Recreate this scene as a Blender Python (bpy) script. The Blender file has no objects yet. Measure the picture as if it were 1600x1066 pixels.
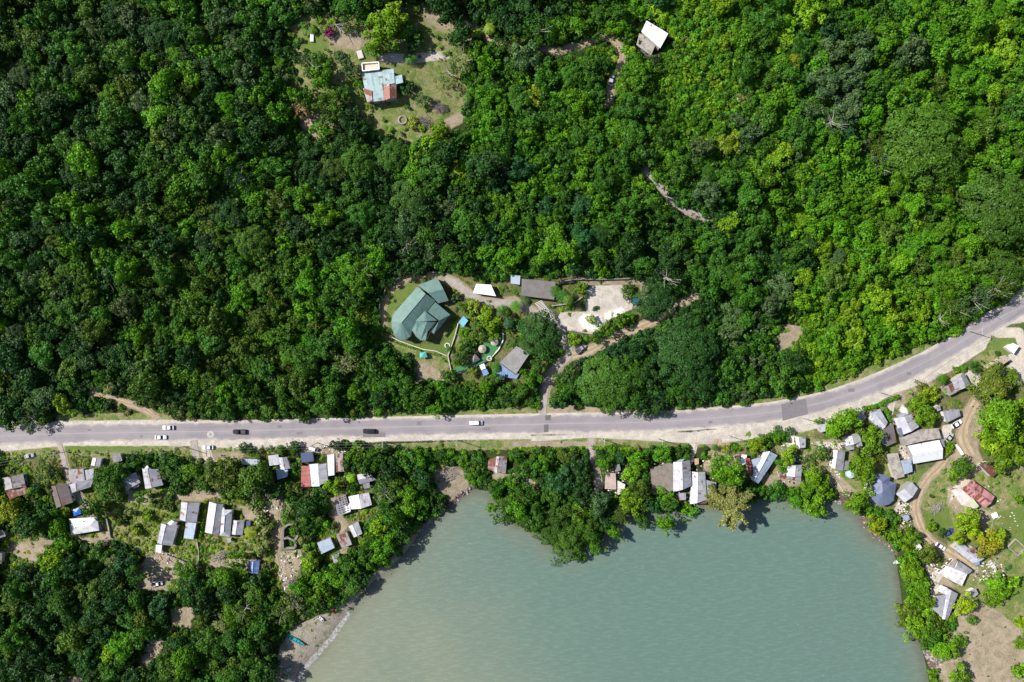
import bpy, math, random
import numpy as np
from mathutils import Vector

# ---------------------------------------------------------------- camera, world, sun
H = 311.0            # flying height of the camera over the water, metres
S = 0.25             # metres per photograph pixel at water level
scn = bpy.context.scene
C = scn.collection
cam_d = bpy.data.cameras.new('camera'); cam = bpy.data.objects.new('camera', cam_d); C.objects.link(cam)
cam.location = (0, 0, H); cam.rotation_euler = (0, 0, 0)
cam_d.sensor_width = 36.0; cam_d.lens = 18.0 / (800 * S / H); cam_d.clip_start = 1.0; cam_d.clip_end = 9000.0
scn.camera = cam
scn.render.resolution_x, scn.render.resolution_y = 1024, 682
SUN_EL = math.radians(44); SUN_AZ_DIR = (-0.955, 0.30)      # the sun stands left of and a little above the picture
w = bpy.data.worlds.new('World'); scn.world = w; w.use_nodes = True
nt = w.node_tree; bg = nt.nodes['Background']
sky = nt.nodes.new('ShaderNodeTexSky'); sky.sky_type = 'NISHITA'; sky.sun_disc = False
sky.sun_elevation = SUN_EL; sky.sun_rotation = math.atan2(SUN_AZ_DIR[0], SUN_AZ_DIR[1])
nt.links.new(sky.outputs[0], bg.inputs[0]); bg.inputs[1].default_value = 0.072
sd = bpy.data.lights.new('sun', 'SUN'); sd.energy = 4.6; sd.angle = math.radians(0.5); sd.color = (1.0, 0.965, 0.915)
so = bpy.data.objects.new('sun', sd); C.objects.link(so)
_h = math.hypot(*SUN_AZ_DIR)
sv = Vector((SUN_AZ_DIR[0] / _h * math.cos(SUN_EL), SUN_AZ_DIR[1] / _h * math.cos(SUN_EL), math.sin(SUN_EL)))
so.rotation_euler = sv.to_track_quat('Z', 'Y').to_euler(); so.location = (-120, 40, 200)
vs = scn.view_settings; vs.view_transform = 'Standard'; vs.look = 'None'; vs.exposure = 0.70; vs.gamma = 1.0
scn.render.engine = 'CYCLES'
scn.cycles.max_bounces = 4; scn.cycles.diffuse_bounces = 2; scn.cycles.glossy_bounces = 1
scn.cycles.transmission_bounces = 2; scn.cycles.transparent_max_bounces = 4

random.seed(7); RNG = np.random.default_rng(7)

# ---------------------------------------------------------------- terrain
ROAD = [(-400,700),(-60,686),(0,682),(60,678),(200,676),(350,674),(500,670),(600,668),(700,665.5),(850,662.5),(980,661),(1050,658),
        (1120,653),(1200,645.5),(1260,635),(1300,625),(1350,608),(1400,587),(1440,569),(1475,550),(1510,529),(1550,503),(1600,478),(1660,448),(1760,395),(2000,270)]
COAST = [(380,1600),(400,1200),(430,1100),(455,1066),(478,1032),(500,1012),(520,987),(540,957),(560,932),(585,907),(610,887),(630,867),(645,847),(662,825),(690,802),(712,784),(735,766),(752,761),(766,768),(775,785),
         (800,812),(840,832),(862,852),(900,858),(940,842),(962,805),(1000,795),(1060,800),(1090,788),(1120,790),(1160,792),(1190,777),(1220,774),(1260,782),(1300,778),(1330,792),(1345,812),
         (1362,836),(1385,848),(1397,862),(1402,885),(1407,920),(1412,960),(1425,985),(1440,1010),(1447,1040),(1452,1066),(1465,1110),(1500,1200),(1540,1600)]
Z_ROAD = 2.0
def k_of(z): return S * (H - z) / H
def rough(px, py, z=2.0): return ((px - 800) * k_of(z), -(py - 533) * k_of(z))
_rw = np.array([rough(*p) for p in ROAD]); _cw = np.array([rough(p[0], p[1], 0) for p in COAST])
def sdist(poly, x, y, closed=True):
    """signed distance, positive inside (closed) or plain distance (open)"""
    x = np.asarray(x, float); y = np.asarray(y, float)
    d = np.full(x.shape, 1e18); ins = np.zeros(x.shape, bool)
    n = len(poly); rng_ = range(n) if closed else range(n - 1)
    for i in rng_:
        ax, ay = poly[i]; bx, by = poly[(i + 1) % n]
        ex, ey = bx - ax, by - ay; L = ex * ex + ey * ey + 1e-12
        t = np.clip(((x - ax) * ex + (y - ay) * ey) / L, 0, 1)
        d = np.minimum(d, (x - ax - t * ex) ** 2 + (y - ay - t * ey) ** 2)
        if closed and ay != by:
            c = ((ay > y) != (by > y)) & (x < ex * (y - ay) / (by - ay) + ax)
            ins ^= c
    d = np.sqrt(d)
    return np.where(ins, d, -d) if closed else d
def sm(t): t = np.clip(t, 0, 1); return t * t * (3 - 2 * t)
def height(x, y, full=False):
    x = np.asarray(x, float); y = np.asarray(y, float)
    dc = -sdist(_cw, x, y)                                   # metres inland
    yr = np.interp(x, _rw[:, 0], _rw[:, 1]); g = np.interp(x, 0.5 * (_rw[1:, 0] + _rw[:-1, 0]), np.diff(_rw[:, 1]) / np.diff(_rw[:, 0]))
    dn = (y - yr) / np.sqrt(1 + g * g)
    base = np.where(dc > 0, Z_ROAD * (1 - np.exp(-np.maximum(dc, 0) / 4.0)) * 1.0, np.maximum(dc * 0.28, -3.0))
    base = np.where(dc > 0, base, base)
    hill = 0.10 * np.maximum(0, dn - 10) * sm((dn - 8) / 20)
    hill = hill + sm((dn - 30) / 60) * (2.6 * np.sin(x / 31.0 + 0.6) * np.sin(y / 27.0) + 1.4 * np.sin(x / 13.0 + y / 17.0))
    z = base + hill * (dn > 0)
    if full: return z, dc, dn
    return z
LUT = {}
def hz(x, y):
    if LUT and LUT['x0'] < x < LUT['x1'] and LUT['y0'] < y < LUT['y1']:
        u, v = (x - LUT['x0']) / .7, (y - LUT['y0']) / .7; i, j = int(u), int(v); u -= i; v -= j; z = LUT['z']; i += 8; j += 8
        return float((z[j, i] * (1 - u) + z[j, i + 1] * u) * (1 - v) + (z[j + 1, i] * (1 - u) + z[j + 1, i + 1] * u) * v)
    return float(height(np.array([x]), np.array([y]))[0])
def G(px, py, up=0.0):
    """the point `up` metres above the ground that the photograph shows at px,py"""
    z = 2.0
    for _ in range(6):
        x, y = rough(px, py, z); z = hz(x, y) + up
    x, y = rough(px, py, z); return x, y, hz(x, y)
def topx(x, y, z): k = S * (H - z) / H; return 800 + x / k, 533 - y / k
def at(px, py, z): x, y = rough(px, py, z); return Vector((x, y, z))

# ---------------------------------------------------------------- object helpers
def link(o): C.objects.link(o); return o
def tag(o, label=None, cat=None, group=None, kind=None):
    if label: o['label'] = label
    if cat: o['category'] = cat
    if group: o['group'] = group
    if kind: o['kind'] = kind
    return o
def empty(name, loc=(0, 0, 0), rz=0.0):
    o = link(bpy.data.objects.new(name, None)); o.location = loc; o.rotation_euler = (0, 0, rz); o.empty_display_size = 0.5; return o
def npmesh(name, verts, faces, mats=(), uv=None, col=None, midx=None, smooth=False):
    """faces: (n,k) array of equal sized polygons"""
    me = bpy.data.meshes.new(name); verts = np.asarray(verts, np.float32); faces = np.asarray(faces, np.int32)
    n, k = faces.shape
    me.vertices.add(len(verts)); me.vertices.foreach_set('co', verts.ravel())
    me.loops.add(n * k); me.loops.foreach_set('vertex_index', faces.ravel())
    me.polygons.add(n); me.polygons.foreach_set('loop_start', np.arange(0, n * k, k, dtype=np.int32))
    if midx is not None: me.polygons.foreach_set('material_index', np.asarray(midx, np.int32))
    for m in mats: me.materials.append(m)
    if col is not None:
        for nm, arr in col.items():
            a = me.color_attributes.new(nm, 'FLOAT_COLOR', 'POINT'); a.data.foreach_set('color', np.asarray(arr, np.float32).ravel())
    if uv is not None:
        u = me.uv_layers.new(name='UVMap'); u.data.foreach_set('uv', np.asarray(uv, np.float32).ravel())
    me.update(calc_edges=True)
    if smooth: me.polygons.foreach_set('use_smooth', np.ones(n, bool))
    return me
class MB:
    def __init__(s): s.v = []; s.f = []; s.uv = []; s.m = []
    def poly(s, pts, uv=None, m=0):
        i = len(s.v); s.v += [tuple(p) for p in pts]; s.f.append(tuple(range(i, i + len(pts))))
        s.uv.append(uv if uv else [(p[0], p[1]) for p in pts]); s.m.append(m)
    def box(s, c, d, rz=0.0, m=0):
        ca, sa = math.cos(rz), math.sin(rz); P = []
        for dz in (-.5, .5):
            for dx, dy in ((-.5, -.5), (.5, -.5), (.5, .5), (-.5, .5)):
                x, y = dx * d[0], dy * d[1]; P.append((c[0] + x * ca - y * sa, c[1] + x * sa + y * ca, c[2] + dz * d[2]))
        for q in ((3, 2, 1, 0), (4, 5, 6, 7), (0, 1, 5, 4), (1, 2, 6, 5), (2, 3, 7, 6), (3, 0, 4, 7)): s.poly([P[i] for i in q], m=m)
    def slab(s, top, th, m=0):
        """one flat panel with thickness; UV in metres, u along its first edge"""
        top = [Vector(p) for p in top]; e1 = (top[1] - top[0]).normalized()
        n = Vector((0, 0, 0))
        for i in range(len(top)):
            a, b = top[i], top[(i + 1) % len(top)]
            n += Vector(((a.y - b.y) * (a.z + b.z), (a.z - b.z) * (a.x + b.x), (a.x - b.x) * (a.y + b.y)))
        n.normalize()
        if n.z < 0: top = [top[1], top[0]] + top[:1:-1]; n = -n
        e1 = (top[1] - top[0]).normalized(); e2 = n.cross(e1)
        uv = [((p - top[0]).dot(e1) + top[0].x, (p - top[0]).dot(e2) + top[0].y) for p in top]
        bot = [p - Vector((0, 0, th)) for p in top]
        s.poly(top, uv, m); s.poly(bot[::-1], uv[::-1], m)
        for i in range(len(top)):
            j = (i + 1) % len(top); s.poly([top[i], bot[i], bot[j], top[j]], [uv[i], uv[i], uv[j], uv[j]], m)
    def tube(s, pts, rad, seg=6, m=0, cap=True):
        rings = []
        for i, p in enumerate(pts):
            p = Vector(p); d = (Vector(pts[min(i + 1, len(pts) - 1)]) - Vector(pts[max(i - 1, 0)])).normalized()
            a = d.orthogonal().normalized(); b = d.cross(a); r = rad[i] if hasattr(rad, '__len__') else rad
            rings.append([p + r * (math.cos(t) * a + math.sin(t) * b) for t in [2 * math.pi * k / seg for k in range(seg)]])
        for i in range(len(rings) - 1):
            for k in range(seg):
                l = (k + 1) % seg; s.poly([rings[i][k], rings[i][l], rings[i + 1][l], rings[i + 1][k]], m=m)
        if cap: s.poly(rings[0][::-1], m=m); s.poly(rings[-1], m=m)
    def mesh(s, name, mats):
        me = bpy.data.meshes.new(name); me.from_pydata(s.v, [], s.f)
        u = me.uv_layers.new(name='UVMap'); flat = [c for f in s.uv for c in f]
        u.data.foreach_set('uv', np.array(flat, np.float32).ravel())
        for m in (mats if isinstance(mats, (list, tuple)) else [mats]): me.materials.append(m)
        me.polygons.foreach_set('material_index', np.array(s.m, np.int32)); me.update(); return me
    def build(s, name, mats, parent=None):
        o = link(bpy.data.objects.new(name, s.mesh(name, mats)))
        if parent is not None: o.parent = parent
        return o
def child(o, parent):
    """keep world coordinates when the geometry was written in world space"""
    o.parent = parent; o.matrix_parent_inverse = parent_inv(parent); return o
def parent_inv(p):
    from mathutils import Matrix
    M = Matrix.Identity(4); q = p
    chain = []
    while q is not None: chain.append(q); q = q.parent
    for q in reversed(chain): M = M @ (q.matrix_parent_inverse if q.parent else Matrix.Identity(4)) @ (Matrix.Translation(q.location) @ q.rotation_euler.to_matrix().to_4x4())
    return M.inverted()

# ---------------------------------------------------------------- materials
class N:
    def __init__(s, name):
        s.m = bpy.data.materials.new(name); s.m.use_nodes = True; s.t = s.m.node_tree; s.b = s.t.nodes['Principled BSDF']; s.out = s.t.nodes['Material Output']
        s.b.inputs['Specular IOR Level'].default_value = 0.25; s.b.inputs['Roughness'].default_value = 0.8
    def n(s, typ, ins=None, **kw):
        x = s.t.nodes.new('ShaderNode' + typ)
        for k, v in kw.items(): setattr(x, k, v)
        for k, v in (ins or {}).items(): s.set(x.inputs[k], v)
        return x
    def set(s, sock, v):
        if isinstance(v, bpy.types.NodeSocket): s.t.links.new(v, sock)
        else: sock.default_value = v
    def noise(s, vec, scale, detail=4, rough=0.6, dist=0.0):
        return s.n('TexNoise', {'Vector': vec, 'Scale': scale, 'Detail': detail, 'Roughness': rough, 'Distortion': dist}).outputs['Fac']
    def ramp(s, fac, stops, interp='LINEAR'):
        r = s.n('ValToRGB', {'Fac': fac}); e = r.color_ramp; e.interpolation = interp
        while len(e.elements) < len(stops): e.elements.new(0.5)
        for el, (p, c) in zip(e.elements, stops):
            el.position = p; el.color = (c, c, c, 1) if not hasattr(c, '__len__') else (*c, 1)
        return r.outputs['Color']
    def mix(s, f, a, b, mode='MIX'):
        x = s.n('Mix', data_type='RGBA', blend_type=mode)
        s.set(x.inputs[0], f)
        for i, v in ((6, a), (7, b)):
            s.set(x.inputs[i], v if isinstance(v, bpy.types.NodeSocket) else ((*v, 1) if len(v) == 3 else v))
        return x.outputs[2]
    def math(s, op, a, b=0.0, c=None):
        x = s.n('Math', operation=op); s.set(x.inputs[0], a); s.set(x.inputs[1], b)
        if c is not None: s.set(x.inputs[2], c)
        return x.outputs[0]
    def sstep(s, v, lo, hi):
        return s.n('MapRange', {'Value': v, 'From Min': lo, 'From Max': hi}, interpolation_type='SMOOTHSTEP').outputs[0]
    def pos(s): return s.n('NewGeometry').outputs['Position']
    def bump(s, h, strength=0.5, dist=0.1):
        s.set(s.b.inputs['Normal'], s.n('Bump', {'Height': h, 'Strength': strength, 'Distance': dist}).outputs[0])
    def col(s, v): s.set(s.b.inputs['Base Color'], v if isinstance(v, bpy.types.NodeSocket) else (*v, 1))
MAT = {}
def plain(name, c, rough=0.6, metal=0.0, var=0.12, scale=2.0, spec=0.3):
    if name in MAT: return MAT[name]
    a = N(name); f = a.noise(a.pos(), scale, 5); a.col(a.mix(a.sstep(f, 0.3, 0.7), [x * (1 - var) for x in c], [min(1, x * (1 + var)) for x in c]))
    a.b.inputs['Roughness'].default_value = rough; a.b.inputs['Metallic'].default_value = metal; a.b.inputs['Specular IOR Level'].default_value = spec
    MAT[name] = a.m; return a.m
def roof_mat(name, base, rust=0.0, vary=0.12, stain=0.3, rib=0.28, rustcol=(0.24, 0.085, 0.045), rough=0.5, metal=0.25, sheet=(0.85, 2.6)):
    """corrugated sheets: ribs run down the slope, each sheet has its own tone, rust takes whole sheets and spots"""
    if name in MAT: return MAT[name]
    a = N(name); uv = a.n('UVMap').outputs[0]; sp = a.n('SeparateXYZ', {0: uv})
    u, v = sp.outputs[0], sp.outputs[1]
    fu = a.math('FLOOR', a.math('DIVIDE', u, sheet[0])); fv = a.math('FLOOR', a.math('DIVIDE', v, sheet[1]))
    cell = a.n('CombineXYZ', {0: fu, 1: fv}).outputs[0]
    wn = a.n('TexWhiteNoise', {'Vector': cell}); r1 = wn.outputs['Value']; r2 = a.n('SeparateColor', {0: wn.outputs['Color']}).outputs[1]
    tone = a.math('ADD', 1 - vary, a.math('MULTIPLY', r1, 2 * vary))
    n1 = a.noise(a.pos(), 0.55, 6, 0.65); n2 = a.noise(a.pos(), 2.3, 5, 0.7)
    c = a.mix(1.0, base, a.n('CombineColor', {0: tone, 1: tone, 2: tone}).outputs[0], 'MULTIPLY')
    c = a.mix(a.math('MULTIPLY', a.sstep(n1, 0.42, 0.72), stain), c, [x * 0.45 for x in base])
    c = a.mix(a.math('MULTIPLY', a.sstep(n2, 0.5, 0.75), stain * 0.6), c, [min(0.9, x * 1.25) for x in base])
    seam = a.math('MULTIPLY', a.sstep(a.math('PINGPONG', u, sheet[0] / 2), 0.10, 0.0), 0.30); c = a.mix(seam, c, [x * 0.45 for x in base])
    lap = a.math('MULTIPLY', a.sstep(a.math('PINGPONG', v, sheet[1] / 2), 0.12, 0.0), 0.30); c = a.mix(lap, c, [x * 0.5 for x in base])
    if rust > 0:
        rs = a.math('ADD', a.math('MULTIPLY', n1, 0.9), a.math('MULTIPLY', r2, 0.5))
        th = 1.02 - rust * 0.62
        c = a.mix(a.sstep(rs, th - 0.05, th + 0.05), c, a.mix(a.sstep(n2, 0.35, 0.65), rustcol, [x * 0.5 for x in rustcol]))
    a.col(c)
    if rib: 
        wv = a.math('SINE', a.math('MULTIPLY', u, 2 * math.pi / rib)); a.bump(wv, 0.35, 0.03)
    a.b.inputs['Roughness'].default_value = rough; a.b.inputs['Metallic'].default_value = metal; a.b.inputs['Specular IOR Level'].default_value = 0.35
    MAT[name] = a.m; return a.m
ROOFS = 1
def conc_mat(name, base, dirt=(0.12, 0.10, 0.085), amt=0.6, pale=None):
    if name in MAT: return MAT[name]
    a = N(name); p = a.pos(); n1 = a.noise(p, 0.45, 7, 0.7, 0.6); n2 = a.noise(p, 1.7, 6, 0.7)
    c = a.mix(a.math('MULTIPLY', a.sstep(n1, 0.4, 0.62), amt), base, dirt)
    c = a.mix(a.math('MULTIPLY', a.sstep(n2, 0.5, 0.7), 0.5), c, pale or [min(0.9, x * 1.3) for x in base]); a.col(c); a.bump(n2, 0.3, 0.05)
    MAT[name] = a.m; return a.m
GALV = roof_mat('galvanised_sheet', (0.34, 0.335, 0.37), rust=0.06, stain=0.38, vary=0.15)
GALV2 = roof_mat('dull_grey_sheet', (0.23, 0.225, 0.24), rust=0.08, stain=0.45)
GALVR = roof_mat('rusting_sheet', (0.31, 0.285, 0.285), rust=0.40, stain=0.4)
RUSTR = roof_mat('rusty_sheet', (0.26, 0.19, 0.17), rust=0.72, stain=0.5, rustcol=(0.22, 0.085, 0.06))
WHITER = roof_mat('white_sheet', (0.66, 0.66, 0.67), rust=0.02, vary=0.06, stain=0.16, metal=0.0, rough=0.45)
WHITEG = roof_mat('pale_worn_sheet', (0.43, 0.43, 0.46), rust=0.06, stain=0.35, vary=0.15, metal=0.1)
PATCHED = roof_mat('patched_sheet', (0.31, 0.295, 0.30), rust=0.26, stain=0.5, vary=0.18)
BLUEG = roof_mat('bluish_sheet', (0.36, 0.42, 0.50), rust=0.04, stain=0.15, vary=0.07)
REDR = roof_mat('red_painted_sheet', (0.34, 0.07, 0.07), rust=0.35, stain=0.3, metal=0.0)
PINKR = roof_mat('faded_red_sheet', (0.42, 0.20, 0.21), rust=0.35, stain=0.35, metal=0.0, vary=0.2)
GREENR = roof_mat('green_sheet', (0.115, 0.20, 0.175), rust=0.0, vary=0.07, stain=0.38, metal=0.0, rough=0.45)
SLATE = roof_mat('slate_blue_sheet', (0.13, 0.155, 0.235), rust=0.0, vary=0.04, stain=0.15, metal=0.0)
BLUED = roof_mat('dark_blue_sheet', (0.06, 0.08, 0.16), rust=0.0, vary=0.06, stain=0.15, metal=0.0)
BROWNR = roof_mat('brown_sheet', (0.135, 0.115, 0.11), rust=0.1, vary=0.1, stain=0.3, metal=0.0)
TEALR = roof_mat('teal_patched_sheet', (0.27, 0.37, 0.38), rust=0.10, vary=0.22, stain=0.45, metal=0.05)
CONC = conc_mat('weathered_concrete', (0.34, 0.31, 0.28), amt=0.65)
CONCB = conc_mat('brown_concrete', (0.20, 0.165, 0.14), amt=0.6, pale=(0.34, 0.29, 0.25))
CONCD = conc_mat('dark_concrete', (0.16, 0.15, 0.145), amt=0.7)
CONCP = conc_mat('pale_concrete', (0.55, 0.52, 0.48), amt=0.45, dirt=(0.28, 0.24, 0.21))
CONCW = conc_mat('white_mottled_concrete', (0.62, 0.60, 0.60), amt=0.75, dirt=(0.24, 0.21, 0.21))
CONCPK = conc_mat('pink_concrete', (0.42, 0.31, 0.28), amt=0.3)
WALLC = [plain('cream_wall', (0.50, 0.44, 0.34)), plain('white_wall', (0.65, 0.64, 0.60)), plain('grey_block_wall', (0.30, 0.29, 0.27)), plain('blue_wall', (0.25, 0.38, 0.45)), plain('pink_wall', (0.5, 0.3, 0.26)), plain('board_wall', (0.18, 0.12, 0.08))]
GLASS = plain('dark_glass', (0.015, 0.018, 0.022), rough=0.08, var=0.0, spec=0.6)
DOORM = plain('door_paint', (0.12, 0.06, 0.035))
STONE = conc_mat('old_stone', (0.22, 0.20, 0.18), amt=0.6, dirt=(0.06, 0.06, 0.05))
BLUETARP = plain('blue_tarp', (0.025, 0.11, 0.48), rough=0.4, var=0.3, scale=1.2)
BLUEPALE = plain('pale_blue_tarp', (0.14, 0.23, 0.45), rough=0.5, var=0.25, scale=0.8)
WHITEP = plain('white_paint', (0.78, 0.78, 0.77), rough=0.45, var=0.04)
WOODM = plain('grey_wood', (0.22, 0.18, 0.14), var=0.25)
BARK = plain('bark', (0.13, 0.10, 0.075), rough=0.9, var=0.35, scale=3)
DEADW = plain('dead_wood', (0.30, 0.27, 0.24), rough=0.9, var=0.3, scale=3)
RUBBER = plain('rubber', (0.02, 0.02, 0.02), rough=0.9)
RIMM = plain('wheel_metal', (0.35, 0.35, 0.36), rough=0.35, metal=0.7)

def leaf_mat(name, mode):
    a = N(name)
    if mode == 'inst': t = a.n('Attribute', attribute_name='tint', attribute_type='INSTANCER').outputs['Color']
    else: t = a.n('ObjectInfo').outputs['Color']
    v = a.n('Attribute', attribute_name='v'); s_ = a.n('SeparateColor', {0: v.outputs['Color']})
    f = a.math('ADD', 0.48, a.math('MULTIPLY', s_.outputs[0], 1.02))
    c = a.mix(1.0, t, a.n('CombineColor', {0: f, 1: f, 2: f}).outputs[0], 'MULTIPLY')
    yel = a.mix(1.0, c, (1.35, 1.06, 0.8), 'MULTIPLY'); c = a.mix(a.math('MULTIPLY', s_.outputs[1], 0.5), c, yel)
    a.col(c); a.b.inputs['Roughness'].default_value = 0.5; a.b.inputs['Specular IOR Level'].default_value = 0.2
    tr = a.n('BsdfTranslucent', {'Color': a.mix(1.0, c, (1.1, 1.2, 0.4), 'MULTIPLY')})
    mx = a.n('MixShader', {0: 0.14, 1: a.b.outputs[0], 2: tr.outputs[0]}); a.t.links.new(mx.outputs[0], a.out.inputs['Surface'])
    return a.m
LEAF_I = leaf_mat('foliage_mass', 'inst'); LEAF_O = leaf_mat('foliage', 'obj')
# ---------------------------------------------------------------- where things are: regions of the photograph, in its pixels
TRACKS = {  # name: (points, width px, material mask, label)
 'roadside_track': ([(246,656),(232,643),(212,634),(185,627),(160,620),(140,612)], 9, 'dirt'),
 'estate_drive': ([(849,648),(849,634),(852,607),(858,592),(866,580),(880,566),(892,553),(886,538),(878,520),(870,508),(862,498)], 13, 'conc'),
 'estate_upper_drive': ([(858,494),(843,492),(822,481),(803,471),(782,474),(760,472),(738,464),(724,452),(712,443),(695,435)], 13, 'conc'),
 'estate_back_lane': ([(690,432),(668,429),(644,432),(620,446),(604,462),(598,490),(600,512)], 6, 'dirt'),
 'dirt_track': ([(893,556),(915,551),(946,535),(977,521),(1008,508),(1030,497),(1060,478),(1085,462)], 13, 'dirt'),
 'forest_track': ([(1003,262),(1018,277),(1038,298),(1050,316),(1075,332),(1108,343)], 9, 'conc'),
 'hill_track': ([(728,30),(748,48),(765,62),(800,68),(835,73),(870,80),(905,71),(935,56),(956,58),(968,72),(972,92),(962,112),(955,135),(951,162)], 10, 'dirt'),
 'village_path': ([(92,690),(96,705),(104,735),(116,765),(133,790),(140,806)], 9, 'conc'),
 'short_drive': ([(303,688),(307,716)], 13, 'conc'),
 'parking_drive': ([(321,700),(327,722)], 11, 'pale'),
 'lane_to_water': ([(925,684),(922,702),(930,732),(936,760),(930,785)], 10, 'conc'),
 'sandy_lane': ([(1085,680),(1083,702),(1076,722)], 8, 'pale'),
 'sandy_drive': ([(1122,686),(1118,706),(1108,728)], 15, 'dirt'),
 'village_dirt_road': ([(1479,715),(1466,732),(1450,746),(1436,768),(1429,794),(1437,821),(1452,845),(1476,862),(1501,875),(1522,892)], 13, 'dirt'),
 'village_dirt_lane': ([(1526,626),(1512,650),(1503,678),(1508,697),(1518,714)], 17, 'dirt'),
 'east_dirt_road': ([(1560,520),(1592,520),(1600,545),(1592,575),(1560,590)], 12, 'pale'),
 'footpath': ([(432,800),(438,828),(430,860),(436,882),(440,905)], 4, 'dirt'),
}
OPEN = [  # clearings: no forest trees grow here (hand placed ones do)
 [(440,60),(462,25),(520,15),(560,8),(600,10),(640,0),(700,12),(735,50),(740,100),(732,150),(722,192),(640,228),(590,212),(560,190),(480,215),(466,190),(445,160),(455,100),(440,90),(446,70)],
 [(585,470),(600,440),(640,424),(690,424),(760,436),(820,428),(880,430),(1008,432),(1010,470),(1000,498),(940,525),(900,560),(880,580),(858,650),(838,648),(842,600),(815,605),(780,600),(700,600),(650,598),(640,560),(600,545),(590,520)],
 [(985,30),(1010,25),(1052,52),(1035,92),(1010,96),(990,75)],
 [(560,676),(700,672),(840,668),(1060,664),(1200,655),(1200,690),(1060,703),(840,704),(700,706),(560,706)],
 [(82,636),(240,636),(270,645),(335,652),(335,668),(82,668)], [(560,648),(700,640),(760,632),(838,636),(838,650),(560,660)], [(862,634),(905,630),(960,640),(1000,644),(1120,636),(1160,630),(1160,650),(862,655)], [(1180,620),(1240,612),(1330,585),(1400,552),(1470,525),(1470,560),(1300,625),(1180,645)],
 [(1255,500),(1240,545),(1215,555),(1205,520),(1225,505)],
 [(0,700),(160,690),(330,700),(400,704),(410,725),(340,722),(290,712),(200,712),(180,735),(255,765),(255,800),(280,780),(350,775),(400,790),(440,790),(470,855),(470,925),(430,930),(415,870),(330,880),(320,900),(280,930),(200,910),(230,870),(180,850),(150,850),(100,850),(105,795),(80,800),(70,760),(5,770),(0,740)],
 [(0,828),(55,832),(80,850),(60,880),(15,885),(15,910),(0,910)],
 [(500,770),(600,765),(590,800),(570,815),(570,850),(540,860),(535,885),(515,882),(495,860),(490,840),(520,820)],
 [(550,735),(592,735),(592,760),(558,765)], [(465,700),(545,700),(545,755),(515,765),(465,765)], [(410,705),(458,705),(456,752),(420,752)],
 [(670,730),(700,722),(730,735),(735,765),(705,785),(680,770)],
 [(425,1010),(445,985),(470,965),(505,948),(545,940),(545,970),(500,1015),(478,1035),(455,1070),(440,1070)],
 [(210,1040),(245,985),(265,1000),(235,1045)], [(265,945),(310,945),(300,985),(268,980)], [(90,1060),(130,1050),(140,1080),(90,1085)],
 [(755,705),(798,705),(800,745),(758,745)], [(940,725),(985,720),(985,780),(942,775)],
 [(1010,715),(1130,715),(1125,790),(1070,792),(1018,778)],
 [(1140,700),(1215,695),(1260,672),(1340,640),(1440,600),(1500,565),(1560,520),(1620,480),(1760,400),(1760,1200),(1475,1100),(1450,1020),(1500,970),(1495,950),(1450,960),(1445,900),(1430,850),(1400,830),(1395,800),(1340,780),(1290,760),(1205,765),(1150,745)],
]
BIGOPEN_RIGHT = OPEN[-1]
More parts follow.
